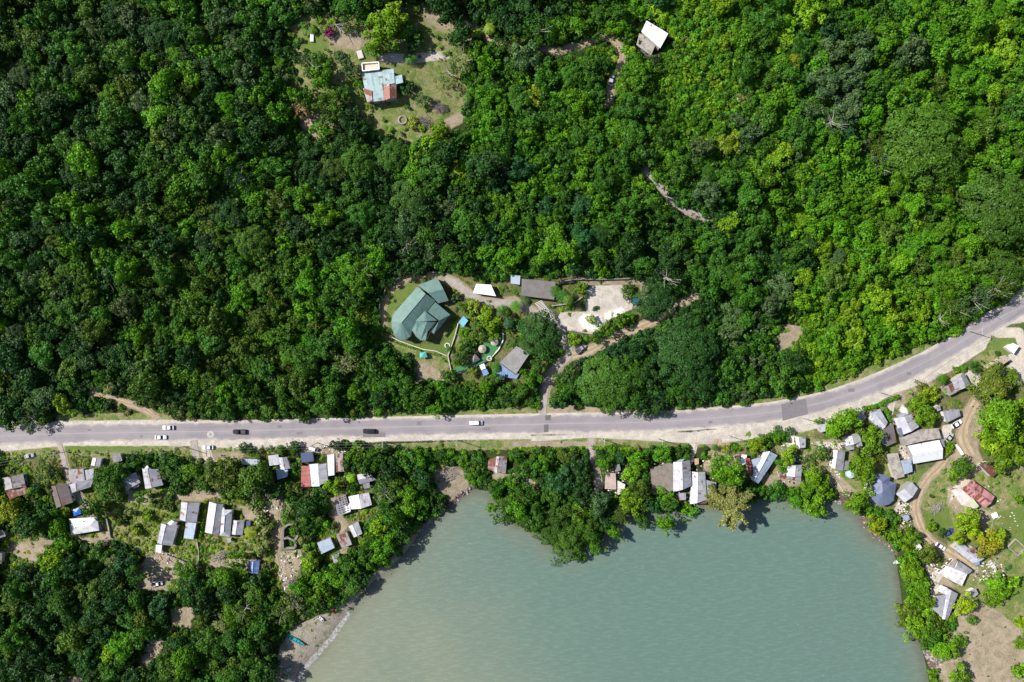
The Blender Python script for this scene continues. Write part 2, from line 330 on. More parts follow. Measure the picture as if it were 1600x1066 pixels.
# colour masks of the ground itself (name -> polygons)
GR = {
 'grass': [OPEN[0],
   [(95,694),(300,697),(500,700),(700,690),(840,684),(930,684),(1060,682),(1200,670),(1272,648),(1272,680),(1150,700),(1050,700),(840,702),(700,704),(520,706),(300,712),(170,716),(95,712)],
   [(0,700),(85,694),(90,708),(0,716)], [(0,832),(45,832),(50,860),(15,865),(0,868)], [(85,648),(240,645),(300,652),(330,658),(90,662)], [(560,640),(760,640),(835,634),(840,646),(700,655),(560,658)],
   [(865,630),(960,640),(1120,632),(1220,620),(1300,598),(1400,552),(1450,535),(1460,545),(1400,575),(1300,614),(1220,634),(1100,646),(870,650)],
   [(1200,680),(1340,690),(1430,740),(1490,740),(1600,720),(1620,880),(1560,930),(1500,940),(1470,800),(1400,790),(1330,780),(1210,760)],
   [(1548,520),(1562,512),(1585,515),(1596,530),(1590,550),(1575,560),(1560,556),(1545,540)],
   [(1520,560),(1550,535),(1560,560),(1530,585)], [(590,530),(640,540),(705,556),(712,500),(725,505),(700,575),(700,600),(645,600),(640,555),(600,545)],
   [(610,440),(650,432),(620,480),(605,520),(600,480)], [(320,840),(400,840),(400,875),(330,875)], [(250,850),(310,845),(312,878),(265,875)],
   [(200,850),(245,800),(260,790),(275,810),(240,860),(235,875)], [(160,800),(250,760),(280,780),(240,850),(170,850)], [(410,845),(432,850),(435,920),(410,900)],
   [(1500,900),(1560,900),(1600,880),(1620,960),(1560,975),(1520,960)], [(1535,1000),(1575,990),(1585,1030),(1560,1050),(1530,1035)], [(1575,950),(1605,930),(1605,1000),(1585,985)], [(1560,1060),(1610,1040),(1610,1100),(1550,1100)], [(840,702),(918,702),(918,715),(880,712),(840,712)], [(1100,710),(1140,710),(1140,740),(1110,725)]],
 'lawn': [[(606,530),(620,528),(650,538),(690,538),(712,500),(716,505),(704,548),(700,560),(660,548),(620,538)], [(640,430),(612,455),(600,490),(604,515),(612,510),(613,490),(652,446)],
   [(1550,520),(1585,517),(1594,530),(1586,552),(1570,556),(1550,545)], [(475,40),(500,28),(515,60),(505,95),(470,80)], [(455,140),(480,135),(490,160),(460,165)], [(560,70),(580,75),(580,95),(560,95)],
   [(1425,740),(1450,730),(1455,745),(1440,758),(1425,750)], [(1375,697),(1403,690),(1402,702),(1380,712)], [(1375,792),(1400,796),(1400,806),(1378,802)], [(1442,800),(1480,790),(1490,820),(1460,835),(1445,825)],
   [(1560,800),(1600,790),(1610,840),(1570,850)], [(1540,930),(1560,900),(1600,900),(1600,940)], [(100,694),(200,696),(230,700),(200,708),(100,704)], [(1505,965),(1530,945),(1520,990),(1500,990)]],
 'dirt': [[(195,905),(232,868),(252,868),(300,882),(312,890),(270,908),(262,925),(225,928)], [(240,855),(262,862),(300,882),(300,890),(245,872)], [(300,765),(350,768),(345,780),(300,780)], [(195,765),(230,770),(235,790),(200,785)], [(380,770),(440,765),(445,800),(400,800)], [(60,840),(100,838),(95,850),(60,852)], [(325,875),(400,872),(405,888),(330,890)], [(420,800),(436,795),(440,850),(436,870),(424,850)],
   [(438,862),(470,858),(474,875),(462,905),(445,925),(436,900)], [(515,778),(525,775),(530,800),(545,820),(535,835),(520,820)], [(672,738),(700,725),(730,738),(733,765),(705,785),(680,770)], [(530,855),(552,852),(548,866),(532,866)],
   [(210,1040),(245,985),(262,1000),(235,1042)], [(265,948),(308,948),(296,985),(270,980)], [(92,1060),(128,1052),(140,1080),(90,1085)], [(20,850),(60,845),(72,860),(60,880),(20,870)], [(150,805),(160,805),(178,850),(150,855),(110,842),(152,838)],
   [(900,434),(1008,434),(1010,444),(900,446)], [(645,575),(665,565),(700,590),(690,600),(645,600)], [(1215,510),(1250,505),(1255,520),(1235,548),(1215,550)], [(470,185),(500,180),(520,200),(490,225),(475,215)], [(500,45),(550,40),(575,60),(560,80),(520,72)],
   [(690,190),(720,172),(733,185),(700,205)], [(655,20),(700,15),(715,40),(690,50)], [(1000,440),(1012,440),(1012,470),(1000,470)],
   [(1500,970),(1530,940),(1560,955),(1590,980),(1620,960),(1620,1200),(1480,1200),(1458,1050),(1480,1010)], [(1495,940),(1510,950),(1500,1000),(1484,985)], [(1455,905),(1470,895),(1500,920),(1470,915),(1445,895)], [(1440,880),(1462,888),(1468,900),(1440,910)],
   [(1500,640),(1540,640),(1528,700),(1540,730),(1500,760),(1480,745),(1478,715),(1495,700)], [(1480,760),(1500,760),(1535,795),(1550,800),(1540,830),(1500,810),(1480,785)], [(1180,740),(1240,745),(1255,755),(1215,765),(1185,760)], [(1285,742),(1310,740),(1340,770),(1330,785),(1300,775)],
   [(1270,690),(1310,685),(1305,705),(1275,700)], [(1385,610),(1440,590),(1462,600),(1400,640)], [(360,880),(400,880),(420,905),(380,900)], [(800,690),(925,690),(925,698),(800,700)], [(755,738),(800,738),(860,760),(840,775),(790,760)],
   [(1110,690),(1140,690),(1145,740),(1100,735)], [(840,640),(860,632),(1000,640),(1120,636),(1120,646),(860,652)], [(310,710),(380,705),(380,716),(330,724)], [(455,700),(500,692),(550,700),(530,712),(480,708)], [(270,770),(320,770),(320,784),(275,782)], [(370,790),(410,795),(415,815),(385,812)]],
 'pale': [[(592,84),(640,84),(700,80),(702,92),(640,100),(596,98)], [(866,505),(876,488),(915,487),(916,450),(930,446),(972,445),(995,470),(994,480),(972,490),(946,505),(932,521),(890,517)],
   [(830,682),(925,678),(1000,676),(1080,676),(1150,666),(1220,657),(1280,641),(1350,617),(1400,601),(1450,577),(1500,546),(1540,518),(1552,520),(1540,545),(1500,572),(1450,598),(1400,614),(1350,640),(1310,660),(1260,674),(1200,682),(1150,690),(1100,694),(1000,688),(925,684),(830,690)],
   [(0,663),(90,658),(250,656),(400,658),(600,652),(700,650),(840,646),(980,644),(980,650),(840,652),(600,656),(300,664),(0,670)],
   [(-200,700),(0,697),(100,692),(300,690),(500,686),(700,681),(830,679),(830,686),(700,688),(600,690),(500,698),(380,702),(300,697),(100,697),(0,706)],
   [(1500,578),(1530,580),(1535,610),(1515,605)], [(1545,585),(1600,560),(1610,580),(1560,600)], [(1352,745),(1358,740),(1357,776),(1372,792),(1362,790),(1349,772)], [(1405,780),(1412,788),(1410,800),(1396,800)],
   [(1405,696),(1418,696),(1425,722),(1408,718)], [(1472,665),(1490,662),(1482,690),(1470,695)], [(1490,760),(1510,748),(1500,765),(1482,790)], [(1228,660),(1240,662),(1243,690),(1230,700),(1225,680)], [(1345,630),(1400,625),(1395,650),(1390,640)],
   [(1452,900),(1465,888),(1478,895),(1463,915)], [(1452,925),(1468,915),(1460,950),(1450,950)], [(1440,1015),(1462,1005),(1480,1020),(1470,1040),(1455,1035)], [(1275,690),(1320,692),(1318,700),(1280,702)], [(1590,445),(1610,440),(1620,500),(1560,510),(1540,520),(1530,515)], [(1575,555),(1600,540),(1620,600),(1585,600)]],
 'white': [[(903,500),(910,492),(925,490),(938,495),(940,508),(930,516),(912,514)], [(944,490),(972,480),(976,486),(960,497),(945,500)], [(1233,670),(1238,668),(1242,695),(1234,696)], [(1420,672),(1405,640),(1410,632),(1418,640)]],
 'sand': [[(438,1010),(460,978),(485,968),(520,950),(545,925),(590,890),(625,860),(645,835),(700,785),(735,758),(760,752),(772,765),(735,775),(700,805),(665,838),(640,870),(600,905),(560,945),(535,975),(505,1015),(480,1040),(460,1075),(420,1100),(430,1040)]],
 'weed': [[(538,962),(558,938),(584,913),(608,893),(630,872),(646,850),(662,829),(690,806),(712,788),(735,770),(756,764),(768,772),(776,792),(760,776),(740,778),(716,796),(696,814),(668,836),(652,858),(634,880),(612,899),(588,919),(564,943),(544,966)],[(1335,790),(1362,815),(1385,820),(1405,845),(1402,870),(1392,862),(1360,842),(1340,815)], [(1180,760),(1330,770),(1335,795),(1180,785)], [(690,795),(735,762),(760,755),(772,770),(752,768),(735,774),(705,798)]],
}
def any_in(polys, px, py, grow=0.0):
    r = np.full(np.asarray(px, float).shape, -1e9)
    for p in polys: r = np.maximum(r, sdist(p, px, py))
    return r + grow
def track_d(px, py):
    d = np.full(np.asarray(px, float).shape, 1e9)
    for pts, wd, _ in TRACKS.values(): d = np.minimum(d, sdist(pts, px, py, closed=False) - wd / 2)
    return d

# ---------------------------------------------------------------- ground: one sheet out to the horizon
def axis(lo, hi, step):
    a = np.arange(lo, hi + step / 2, step); far = np.array([6, 20, 50, 120, 300, 800, 2000, 4000.])
    return np.concatenate([lo - far[::-1], a, hi + far])
gx, gy = axis(-238, 238, 0.7), axis(-168, 168, 0.7)
GX, GY = np.meshgrid(gx, gy); GZ, GDC, GDN = height(GX, GY, True)
kk = S * (H - GZ) / H; GPX, GPY = 800 + GX / kk, 533 - GY / kk
nx, ny = len(gx), len(gy)
mask = {}
for nm, polys in GR.items():
    m_ = np.zeros(GX.shape)
    for p in polys:
        pa = np.array(p); b = (GPX > pa[:, 0].min() - 12) & (GPX < pa[:, 0].max() + 12) & (GPY > pa[:, 1].min() - 12) & (GPY < pa[:, 1].max() + 12)
        m_[b] = np.maximum(m_[b], np.clip(0.5 + sdist(p, GPX[b], GPY[b]) / 9, 0, 1))
    mask[nm] = m_
tm = {'dirt': np.zeros(GX.shape), 'conc': np.zeros(GX.shape), 'pale': np.zeros(GX.shape)}
for pts, wd, mt in TRACKS.values():
    pa = np.array(pts); b = (GPX > pa[:, 0].min() - 20) & (GPX < pa[:, 0].max() + 20) & (GPY > pa[:, 1].min() - 20) & (GPY < pa[:, 1].max() + 20)
    tm[mt][b] = np.maximum(tm[mt][b], np.clip(0.5 + (wd / 2 + 2 - sdist(pts, GPX[b], GPY[b], False)) / 8, 0, 1))
mask['dirt'] = np.maximum(mask['dirt'], np.maximum(tm['dirt'], tm['conc'])); mask['pale'] = np.maximum(np.maximum(mask['pale'], tm['pale']), np.clip(0.5 + (4.1 - np.abs(GDN)) / 1.6, 0, 1) * (np.abs(GX) < 320))
openm = np.clip(0.5 + any_in([OPEN[0], OPEN[1], OPEN[9], OPEN[11], BIGOPEN_RIGHT, OPEN[15]], GPX, GPY) / 12, 0, 1)
LUT.update(x0=gx[8], x1=gx[-10], y0=gy[8], y1=gy[-10], z=GZ)
verts = np.stack([GX, GY, GZ], -1).reshape(-1, 3)
ii = np.arange(nx * ny).reshape(ny, nx); faces = np.stack([ii[:-1, :-1], ii[:-1, 1:], ii[1:, 1:], ii[1:, :-1]], -1).reshape(-1, 4)
c1 = np.stack([mask['grass'], mask['dirt'], mask['pale'], mask['sand']], -1).reshape(-1, 4)
c2 = np.stack([mask['lawn'], mask['white'], mask['weed'], openm], -1).reshape(-1, 4)
def ground_mat():
    a = N('ground_soil_and_grass'); p = a.pos()
    A1 = a.n('Attribute', attribute_name='m1'); A2 = a.n('Attribute', attribute_name='m2'); s1 = a.n('SeparateColor', {0: A1.outputs['Color']}); s2 = a.n('SeparateColor', {0: A2.outputs['Color']})
    nl = a.noise(p, 0.06, 5, 0.6); nm = a.noise(p, 0.35, 6, 0.65, 0.5); nf = a.noise(p, 1.6, 6, 0.75); nff = a.noise(p, 6.0, 4, 0.7)
    def m(sock, amp=0.75, src=nm, wid=0.09):
        v = a.math('ADD', sock, a.math('MULTIPLY', a.math('SUBTRACT', src, 0.5), amp)); return a.sstep(v, 0.5 - wid, 0.5 + wid)
    forest = a.mix(a.sstep(nf, 0.35, 0.65), (0.022, 0.042, 0.010), (0.048, 0.058, 0.020))
    scrub = a.mix(a.sstep(nm, 0.35, 0.62), (0.055, 0.095, 0.020), (0.17, 0.14, 0.07)); scrub = a.mix(a.sstep(nf, 0.45, 0.7), scrub, (0.045, 0.085, 0.018))
    grass = a.mix(a.sstep(nm, 0.38, 0.62), (0.105, 0.160, 0.032), (0.26, 0.23, 0.115)); grass = a.mix(a.math('MULTIPLY', a.sstep(nf, 0.45, 0.65), 0.7), grass, (0.075, 0.12, 0.022))
    lawn = a.mix(a.sstep(nf, 0.35, 0.65), (0.075, 0.145, 0.022), (0.14, 0.175, 0.045))
    dirt = a.mix(a.sstep(nm, 0.35, 0.65), (0.33, 0.268, 0.19), (0.22, 0.183, 0.12)); dirt = a.mix(a.math('MULTIPLY', a.sstep(nf, 0.5, 0.7), 0.6), dirt, (0.47, 0.39, 0.32))
    pale = a.mix(a.sstep(nm, 0.35, 0.65), (0.52, 0.47, 0.41), (0.38, 0.335, 0.285)); pale = a.mix(a.math('MULTIPLY', a.sstep(nf, 0.5, 0.72), 0.6), pale, (0.66, 0.62, 0.57))
    sand = a.mix(a.sstep(nf, 0.35, 0.65), (0.22, 0.19, 0.155), (0.34, 0.30, 0.25)); sand = a.mix(a.math('MULTIPLY', a.sstep(nm, 0.5, 0.62), 0.6), sand, (0.13, 0.14, 0.06))
    weed = a.mix(a.sstep(nf, 0.35, 0.65), (0.085, 0.045, 0.035), (0.19, 0.13, 0.11))
    c = a.mix(m(A2.outputs['Alpha'], 0.6), forest, scrub)
    c = a.mix(m(s1.outputs[0], 0.8), c, grass); c = a.mix(a.math('MULTIPLY', m(s2.outputs[0], 1.0, a.math('ADD', a.math('MULTIPLY', nm, 0.5), a.math('MULTIPLY', nf, 0.5)), 0.22), 0.85), c, lawn)
    c = a.mix(m(s1.outputs[1], 0.95, a.math('ADD', a.math('MULTIPLY', nm, 0.6), a.math('MULTIPLY', nf, 0.4)), 0.2), c, dirt)
    c = a.mix(m(s1.outputs[2], 0.8, a.math('ADD', a.math('MULTIPLY', nm, 0.55), a.math('MULTIPLY', nf, 0.45)), 0.12), c, pale)
    c = a.mix(m(s2.outputs[1], 1.2, a.math('ADD', a.math('MULTIPLY', nf, 0.6), a.math('MULTIPLY', nm, 0.4)), 0.3), c, (0.72, 0.69, 0.62)); c = a.mix(m(A1.outputs['Alpha'], 0.5), c, sand); c = a.mix(m(s2.outputs[2], 0.6), c, weed)
    c = a.mix(a.math('MULTIPLY', a.sstep(nff, 0.45, 0.75), 0.30), c, a.mix(1.0, c, (0.5, 0.5, 0.5), 'MULTIPLY'))
    a.col(c); a.bump(a.math('ADD', nf, a.math('MULTIPLY', nff, 0.5)), 0.6, 0.35); a.b.inputs['Roughness'].default_value = 0.95; a.b.inputs['Specular IOR Level'].default_value = 0.1
    return a.m
GM = ground_mat()
go = link(bpy.data.objects.new('ground', npmesh('ground', verts, faces, [GM], col={'m1': c1, 'm2': c2}, smooth=True))); tag(go, kind='structure')

# ---------------------------------------------------------------- water
def water_mat():
    a = N('bay_water'); p = a.pos(); sp = a.n('SeparateXYZ', {0: p})
    # silt hangs in the water along the left shore
    g = a.sstep(a.math('ADD', a.math('ADD', sp.outputs[0], a.math('MULTIPLY', sp.outputs[1], 0.55)), a.math('MULTIPLY', a.noise(p, 0.018, 4), 60)), -135, 20)
    c = a.mix(g, (0.196, 0.206, 0.146), (0.097, 0.155, 0.129)); n1 = a.noise(p, 0.012, 4, 0.5, 1.0); c = a.mix(a.math('MULTIPLY', a.sstep(n1, 0.35, 0.65), 0.35), c, (0.092, 0.146, 0.126))
    dp = a.n('SeparateColor', {0: a.n('Attribute', attribute_name='depth').outputs['Color']}).outputs[0]; nd = a.noise(p, 0.10, 5, 0.65)
    c = a.mix(a.math('MULTIPLY', a.sstep(a.math('ADD', dp, a.math('MULTIPLY', nd, 0.35)), 0.62, 0.12), 0.55), c, (0.15, 0.15, 0.105))
    c = a.mix(a.math('MULTIPLY', a.sstep(a.math('ADD', dp, a.math('MULTIPLY', nd, 0.16)), 0.22, 0.06), 0.6), c, (0.085, 0.075, 0.055))
    mp = a.n('Mapping', {'Vector': p, 'Rotation': (0, 0, math.radians(-52)), 'Scale': (0.5, 2.4, 1)}).outputs[0]
    n2 = a.noise(mp, 0.5, 5, 0.65); n3 = a.noise(mp, 1.6, 4, 0.6)
    c = a.mix(a.math('MULTIPLY', a.sstep(n2, 0.44, 0.64), 0.48), c, a.mix(1.0, c, (1.3, 1.28, 1.28), 'MULTIPLY'))
    fl = a.math('MULTIPLY', a.sstep(n3, 0.65, 0.71), a.sstep(n1, 0.40, 0.6)); c = a.mix(a.math('MULTIPLY', fl, 0.5), c, (0.5, 0.52, 0.5))  # tiny pale dashes: whitecaps and wave sparkle painted into the water colour
    a.col(c); a.b.inputs['Roughness'].default_value = 0.30; a.b.inputs['IOR'].default_value = 1.33; a.b.inputs['Specular IOR Level'].default_value = 0.5
    a.bump(a.math('ADD', n2, a.math('MULTIPLY', n3, 0.4)), 0.35, 0.30); return a.m
wx = np.concatenate([[-4000, -1200, -500], np.arange(-260, 261, 3.0), [500, 1200, 4000]]); wy = np.concatenate([[-4100, -1300, -500], np.arange(-240, 20, 3.0), [120]])
WX, WY = np.meshgrid(wx, wy); WD = -height(WX, WY, True)[1]; ii = np.arange(WX.size).reshape(WX.shape)
wf = np.stack([ii[:-1, :-1], ii[:-1, 1:], ii[1:, 1:], ii[1:, :-1]], -1).reshape(-1, 4); wc_ = np.clip(WD / 30, 0, 1).ravel()
wo = link(bpy.data.objects.new('water', npmesh('water', np.stack([WX.ravel(), WY.ravel(), np.zeros(WX.size)], -1), wf, [water_mat()], col={'depth': np.stack([wc_, wc_, wc_, np.ones_like(wc_)], -1)}))); tag(wo, kind='structure')

# ---------------------------------------------------------------- roads and tracks
def ribbon(name, pts_px, wd_px, mat, up=0.03, jag=0.0, step=1.0, smoothp=True, seed=1):
    rr = random.Random(seed)
    P = np.array([G(px, py)[:2] for px, py in pts_px])
    if smoothp and len(P) > 2:
        for _ in range(3):
            Q = [P[0]]
            for i in range(len(P) - 1): Q += [0.75 * P[i] + 0.25 * P[i + 1], 0.25 * P[i] + 0.75 * P[i + 1]]
            Q.append(P[-1]); P = np.array(Q)
    seg = np.linalg.norm(np.diff(P, axis=0), axis=1); cum = np.concatenate([[0], np.cumsum(seg)]); n = max(2, int(cum[-1] / step) + 1)
    t = np.linspace(0, cum[-1], n); X = np.interp(t, cum, P[:, 0]); Y = np.interp(t, cum, P[:, 1])
    tx, ty = np.gradient(X), np.gradient(Y); L = np.hypot(tx, ty) + 1e-9; nxn, nyn = -ty / L, tx / L
    m = 7; us = np.linspace(-1, 1, m); V = []; UV = []
    wd = wd_px * S / 2; jl = np.cumsum([rr.uniform(-1, 1) for _ in range(n)]); 
    def wob(): 
        a = np.array([rr.uniform(-1, 1) for _ in range(n)]); return np.convolve(a, np.ones(3) / 3, 'same') * jag
    wl, wr = wob(), wob()
    for j, u in enumerate(us):
        off = u * wd + (wl if u < 0 else wr) * abs(u)
        x = X + nxn * off; y = Y + nyn * off
        z = height(x, y) + up; V.append(np.stack([x, y, z], -1)); UV.append(np.stack([t, np.full(n, u * wd)], -1))
    V = np.array(V).transpose(1, 0, 2).reshape(-1, 3); uv = np.array(UV).transpose(1, 0, 2).reshape(-1, 2)
    ii = np.arange(n * m).reshape(n, m); F = np.stack([ii[:-1, :-1], ii[1:, :-1], ii[1:, 1:], ii[:-1, 1:]], -1).reshape(-1, 4)[:, ::-1]
    o = link(bpy.data.objects.new(name, npmesh(name, V, F, [mat], uv=uv[F.ravel()]))); return o
def road_mat():
    a = N('worn_asphalt'); p = a.pos(); uv = a.n('UVMap').outputs[0]; sp = a.n('SeparateXYZ', {0: uv}); v = sp.outputs[1]
    st = a.n('Mapping', {'Vector': uv, 'Scale': (0.04, 1.6, 1)}).outputs[0]
    ns = a.noise(st, 1.0, 5, 0.6); n1 = a.noise(p, 0.25, 6, 0.65); n2 = a.noise(p, 3.0, 5, 0.7); n4 = a.noise(p, 0.05, 4)
    c = a.mix(a.sstep(n1, 0.3, 0.7), (0.225, 0.203, 0.212), (0.28, 0.253, 0.262)); c = a.mix(a.math('MULTIPLY', a.sstep(ns, 0.35, 0.65), 0.55), c, (0.198, 0.182, 0.195))
    wt = a.math('ABSOLUTE', a.math('SUBTRACT', a.math('ABSOLUTE', v), 1.65)); c = a.mix(a.math('MULTIPLY', a.sstep(a.math('MULTIPLY', wt, -1), -0.9, -0.2), 0.30), c, (0.185, 0.17, 0.182))
    c = a.mix(a.math('MULTIPLY', a.sstep(a.math('ADD', a.math('ABSOLUTE', v), a.math('MULTIPLY', n1, 0.3)), 0.55, 0.2), 0.4), c, (0.36, 0.335, 0.345))
    ed = a.sstep(a.math('ADD', a.math('ABSOLUTE', v), a.math('MULTIPLY', a.math('SUBTRACT', n1, 0.5), 2.8)), 2.5, 3.5); c = a.mix(a.math('MULTIPLY', ed, 0.85), c, (0.42, 0.37, 0.335))
    c = a.mix(a.math('MULTIPLY', a.sstep(n2, 0.55, 0.75), 0.25), c, (0.13, 0.12, 0.125)); c = a.mix(a.math('MULTIPLY', a.sstep(n4, 0.4, 0.6), 0.25), c, (0.33, 0.30, 0.30))
    a.col(c); a.bump(n2, 0.3, 0.03); a.b.inputs['Roughness'].default_value = 0.85; a.b.inputs['Specular IOR Level'].default_value = 0.15; return a.m
ROADM = road_mat()
ro = ribbon('road', ROAD[0:-1], 27.5, ROADM, 0.06, 0.45, 0.8, seed=3); tag(ro, kind='structure')
PATCHM = conc_mat('dark_asphalt_patch', (0.17, 0.155, 0.165), amt=0.3, dirt=(0.12, 0.11, 0.115))
PATCHD = conc_mat('darkest_asphalt_patch', (0.115, 0.11, 0.115), amt=0.3, dirt=(0.08, 0.075, 0.08))
RINGM = conc_mat('pale_scuff', (0.40, 0.375, 0.37), amt=0.4, dirt=(0.26, 0.24, 0.25))
def patch(quad, mat, up=0.075, nm='asphalt_patch'):
    b = MB(); n = 6; q = [G(*p) for p in quad]
    g = [[None] * (n + 1) for _ in range(n + 1)]
    for i in range(n + 1):
        for j in range(n + 1):
            s_, t_ = i / n, j / n; x = (1 - s_) * ((1 - t_) * q[0][0] + t_ * q[3][0]) + s_ * ((1 - t_) * q[1][0] + t_ * q[2][0]); y = (1 - s_) * ((1 - t_) * q[0][1] + t_ * q[3][1]) + s_ * ((1 - t_) * q[1][1] + t_ * q[2][1])
            g[i][j] = (x, y, hz(x, y) + up)
    for i in range(n):
        for j in range(n): b.poly([g[i][j], g[i][j + 1], g[i + 1][j + 1], g[i + 1][j]][::1])
    o = b.build(nm, mat); tag(o, kind='structure'); return o
patch([(852,649),(861,648.5),(860.5,657),(852,657)], PATCHD); patch([(850,663.5),(857,663),(857,675),(850,675.5)], PATCHD)
patch([(1220.5,632),(1259,622.5),(1263,647),(1223,657.5)], PATCHM); patch([(567,676),(602,675.5),(602,683),(567,683.5)], PATCHM, 0.08)
for i_, (cx_, w_, h_) in enumerate(((140,5,3),(221,4,3),(437,6,4),(468,9,3),(655,7,5),(760,12,4),(1010,8,5),(1110,6,4),(1330,10,5),(1420,7,4))):
    cy_ = float(np.interp(cx_, [p[0] for p in ROAD], [p[1] for p in ROAD])) + (6 if i_ % 2 else -5); patch([(cx_-w_/2,cy_-h_/2),(cx_+w_/2,cy_-h_/2-.3),(cx_+w_/2,cy_+h_/2),(cx_-w_/2,cy_+h_/2+.3)], PATCHM)
b = MB()
for k in range(20):
    x0, y0, _ = G(329, 679); a0, a1 = 2 * math.pi * k / 20, 2 * math.pi * (k + 1) / 20
    for ra, rb in ((0.45, 1.4),): b.poly([(x0 + ra * math.cos(a0), y0 + ra * math.sin(a0), 2.085), (x0 + rb * math.cos(a0), y0 + rb * math.sin(a0), 2.085), (x0 + rb * math.cos(a1), y0 + rb * math.sin(a1), 2.085), (x0 + ra * math.cos(a1), y0 + ra * math.sin(a1), 2.085)])
tag(b.build('road_marking', RINGM), kind='structure')
def track_mat(nm, ca, cb, cc, rut=None):
    a = N(nm); p = a.pos(); n1 = a.noise(p, 0.4, 6, 0.65); n2 = a.noise(p, 2.2, 6, 0.75)
    c = a.mix(a.sstep(n1, 0.35, 0.65), ca, cb); c = a.mix(a.math('MULTIPLY', a.sstep(n2, 0.45, 0.7), 0.6), c, cc)
    if rut:
        v = a.n('SeparateXYZ', {0: a.n('UVMap').outputs[0]}).outputs[1]; m = a.sstep(a.math('ADD', a.math('ABSOLUTE', v), a.math('MULTIPLY', n1, 0.5)), 0.75, 0.45); c = a.mix(a.math('MULTIPLY', m, 0.8), c, rut)
    a.col(c); a.bump(n2, 0.4, 0.08); a.b.inputs['Roughness'].default_value = 0.95; return a.m
TM = {'dirt': track_mat('dirt_track_soil', (0.40, 0.30, 0.21), (0.30, 0.22, 0.15), (0.48, 0.39, 0.30), (0.24, 0.20, 0.10)), 'conc': track_mat('drive_concrete', (0.33, 0.29, 0.255), (0.25, 0.22, 0.19), (0.40, 0.36, 0.31)), 'pale': track_mat('limestone_track', (0.50, 0.43, 0.35), (0.40, 0.34, 0.27), (0.6, 0.55, 0.48))}
for i, (nm, (pts, wd, mt)) in enumerate(TRACKS.items()):
    tag(ribbon(nm, pts, wd * 0.8, TM[mt], 0.10, 0.35, 0.7, seed=i + 20), kind='structure')
# foam along the left shore
def foam_mat():
    a = N('sea_foam'); p = a.pos(); n1 = a.noise(p, 1.1, 6, 0.7); v = a.n('SeparateXYZ', {0: a.n('UVMap').outputs[0]}).outputs[1]
    m = a.math('MULTIPLY', a.sstep(n1, 0.38, 0.60), a.sstep(a.math('ABSOLUTE', v), 1.3, 0.7)); a.col((0.52, 0.50, 0.52))
    tr = a.n('BsdfTransparent'); mx = a.n('MixShader', {0: a.math('MULTIPLY', m, 0.6), 1: tr.outputs[0], 2: a.b.outputs[0]}); a.t.links.new(mx.outputs[0], a.out.inputs['Surface']); return a.m
fp = [(436,1090),(452,1070),(468,1050),(482,1032),(500,1014),(516,995),(530,975),(545,955)]
fo = ribbon('foam', [(x + 2, y + 2) for x, y in fp], 12, foam_mat(), 0.0, 0.5, 0.8, seed=9)
for v_ in fo.data.vertices: v_.co.z = 0.03
tag(fo, kind='stuff'); tag(fo, 'broken white wash of foam along the left shore of the bay', 'foam')
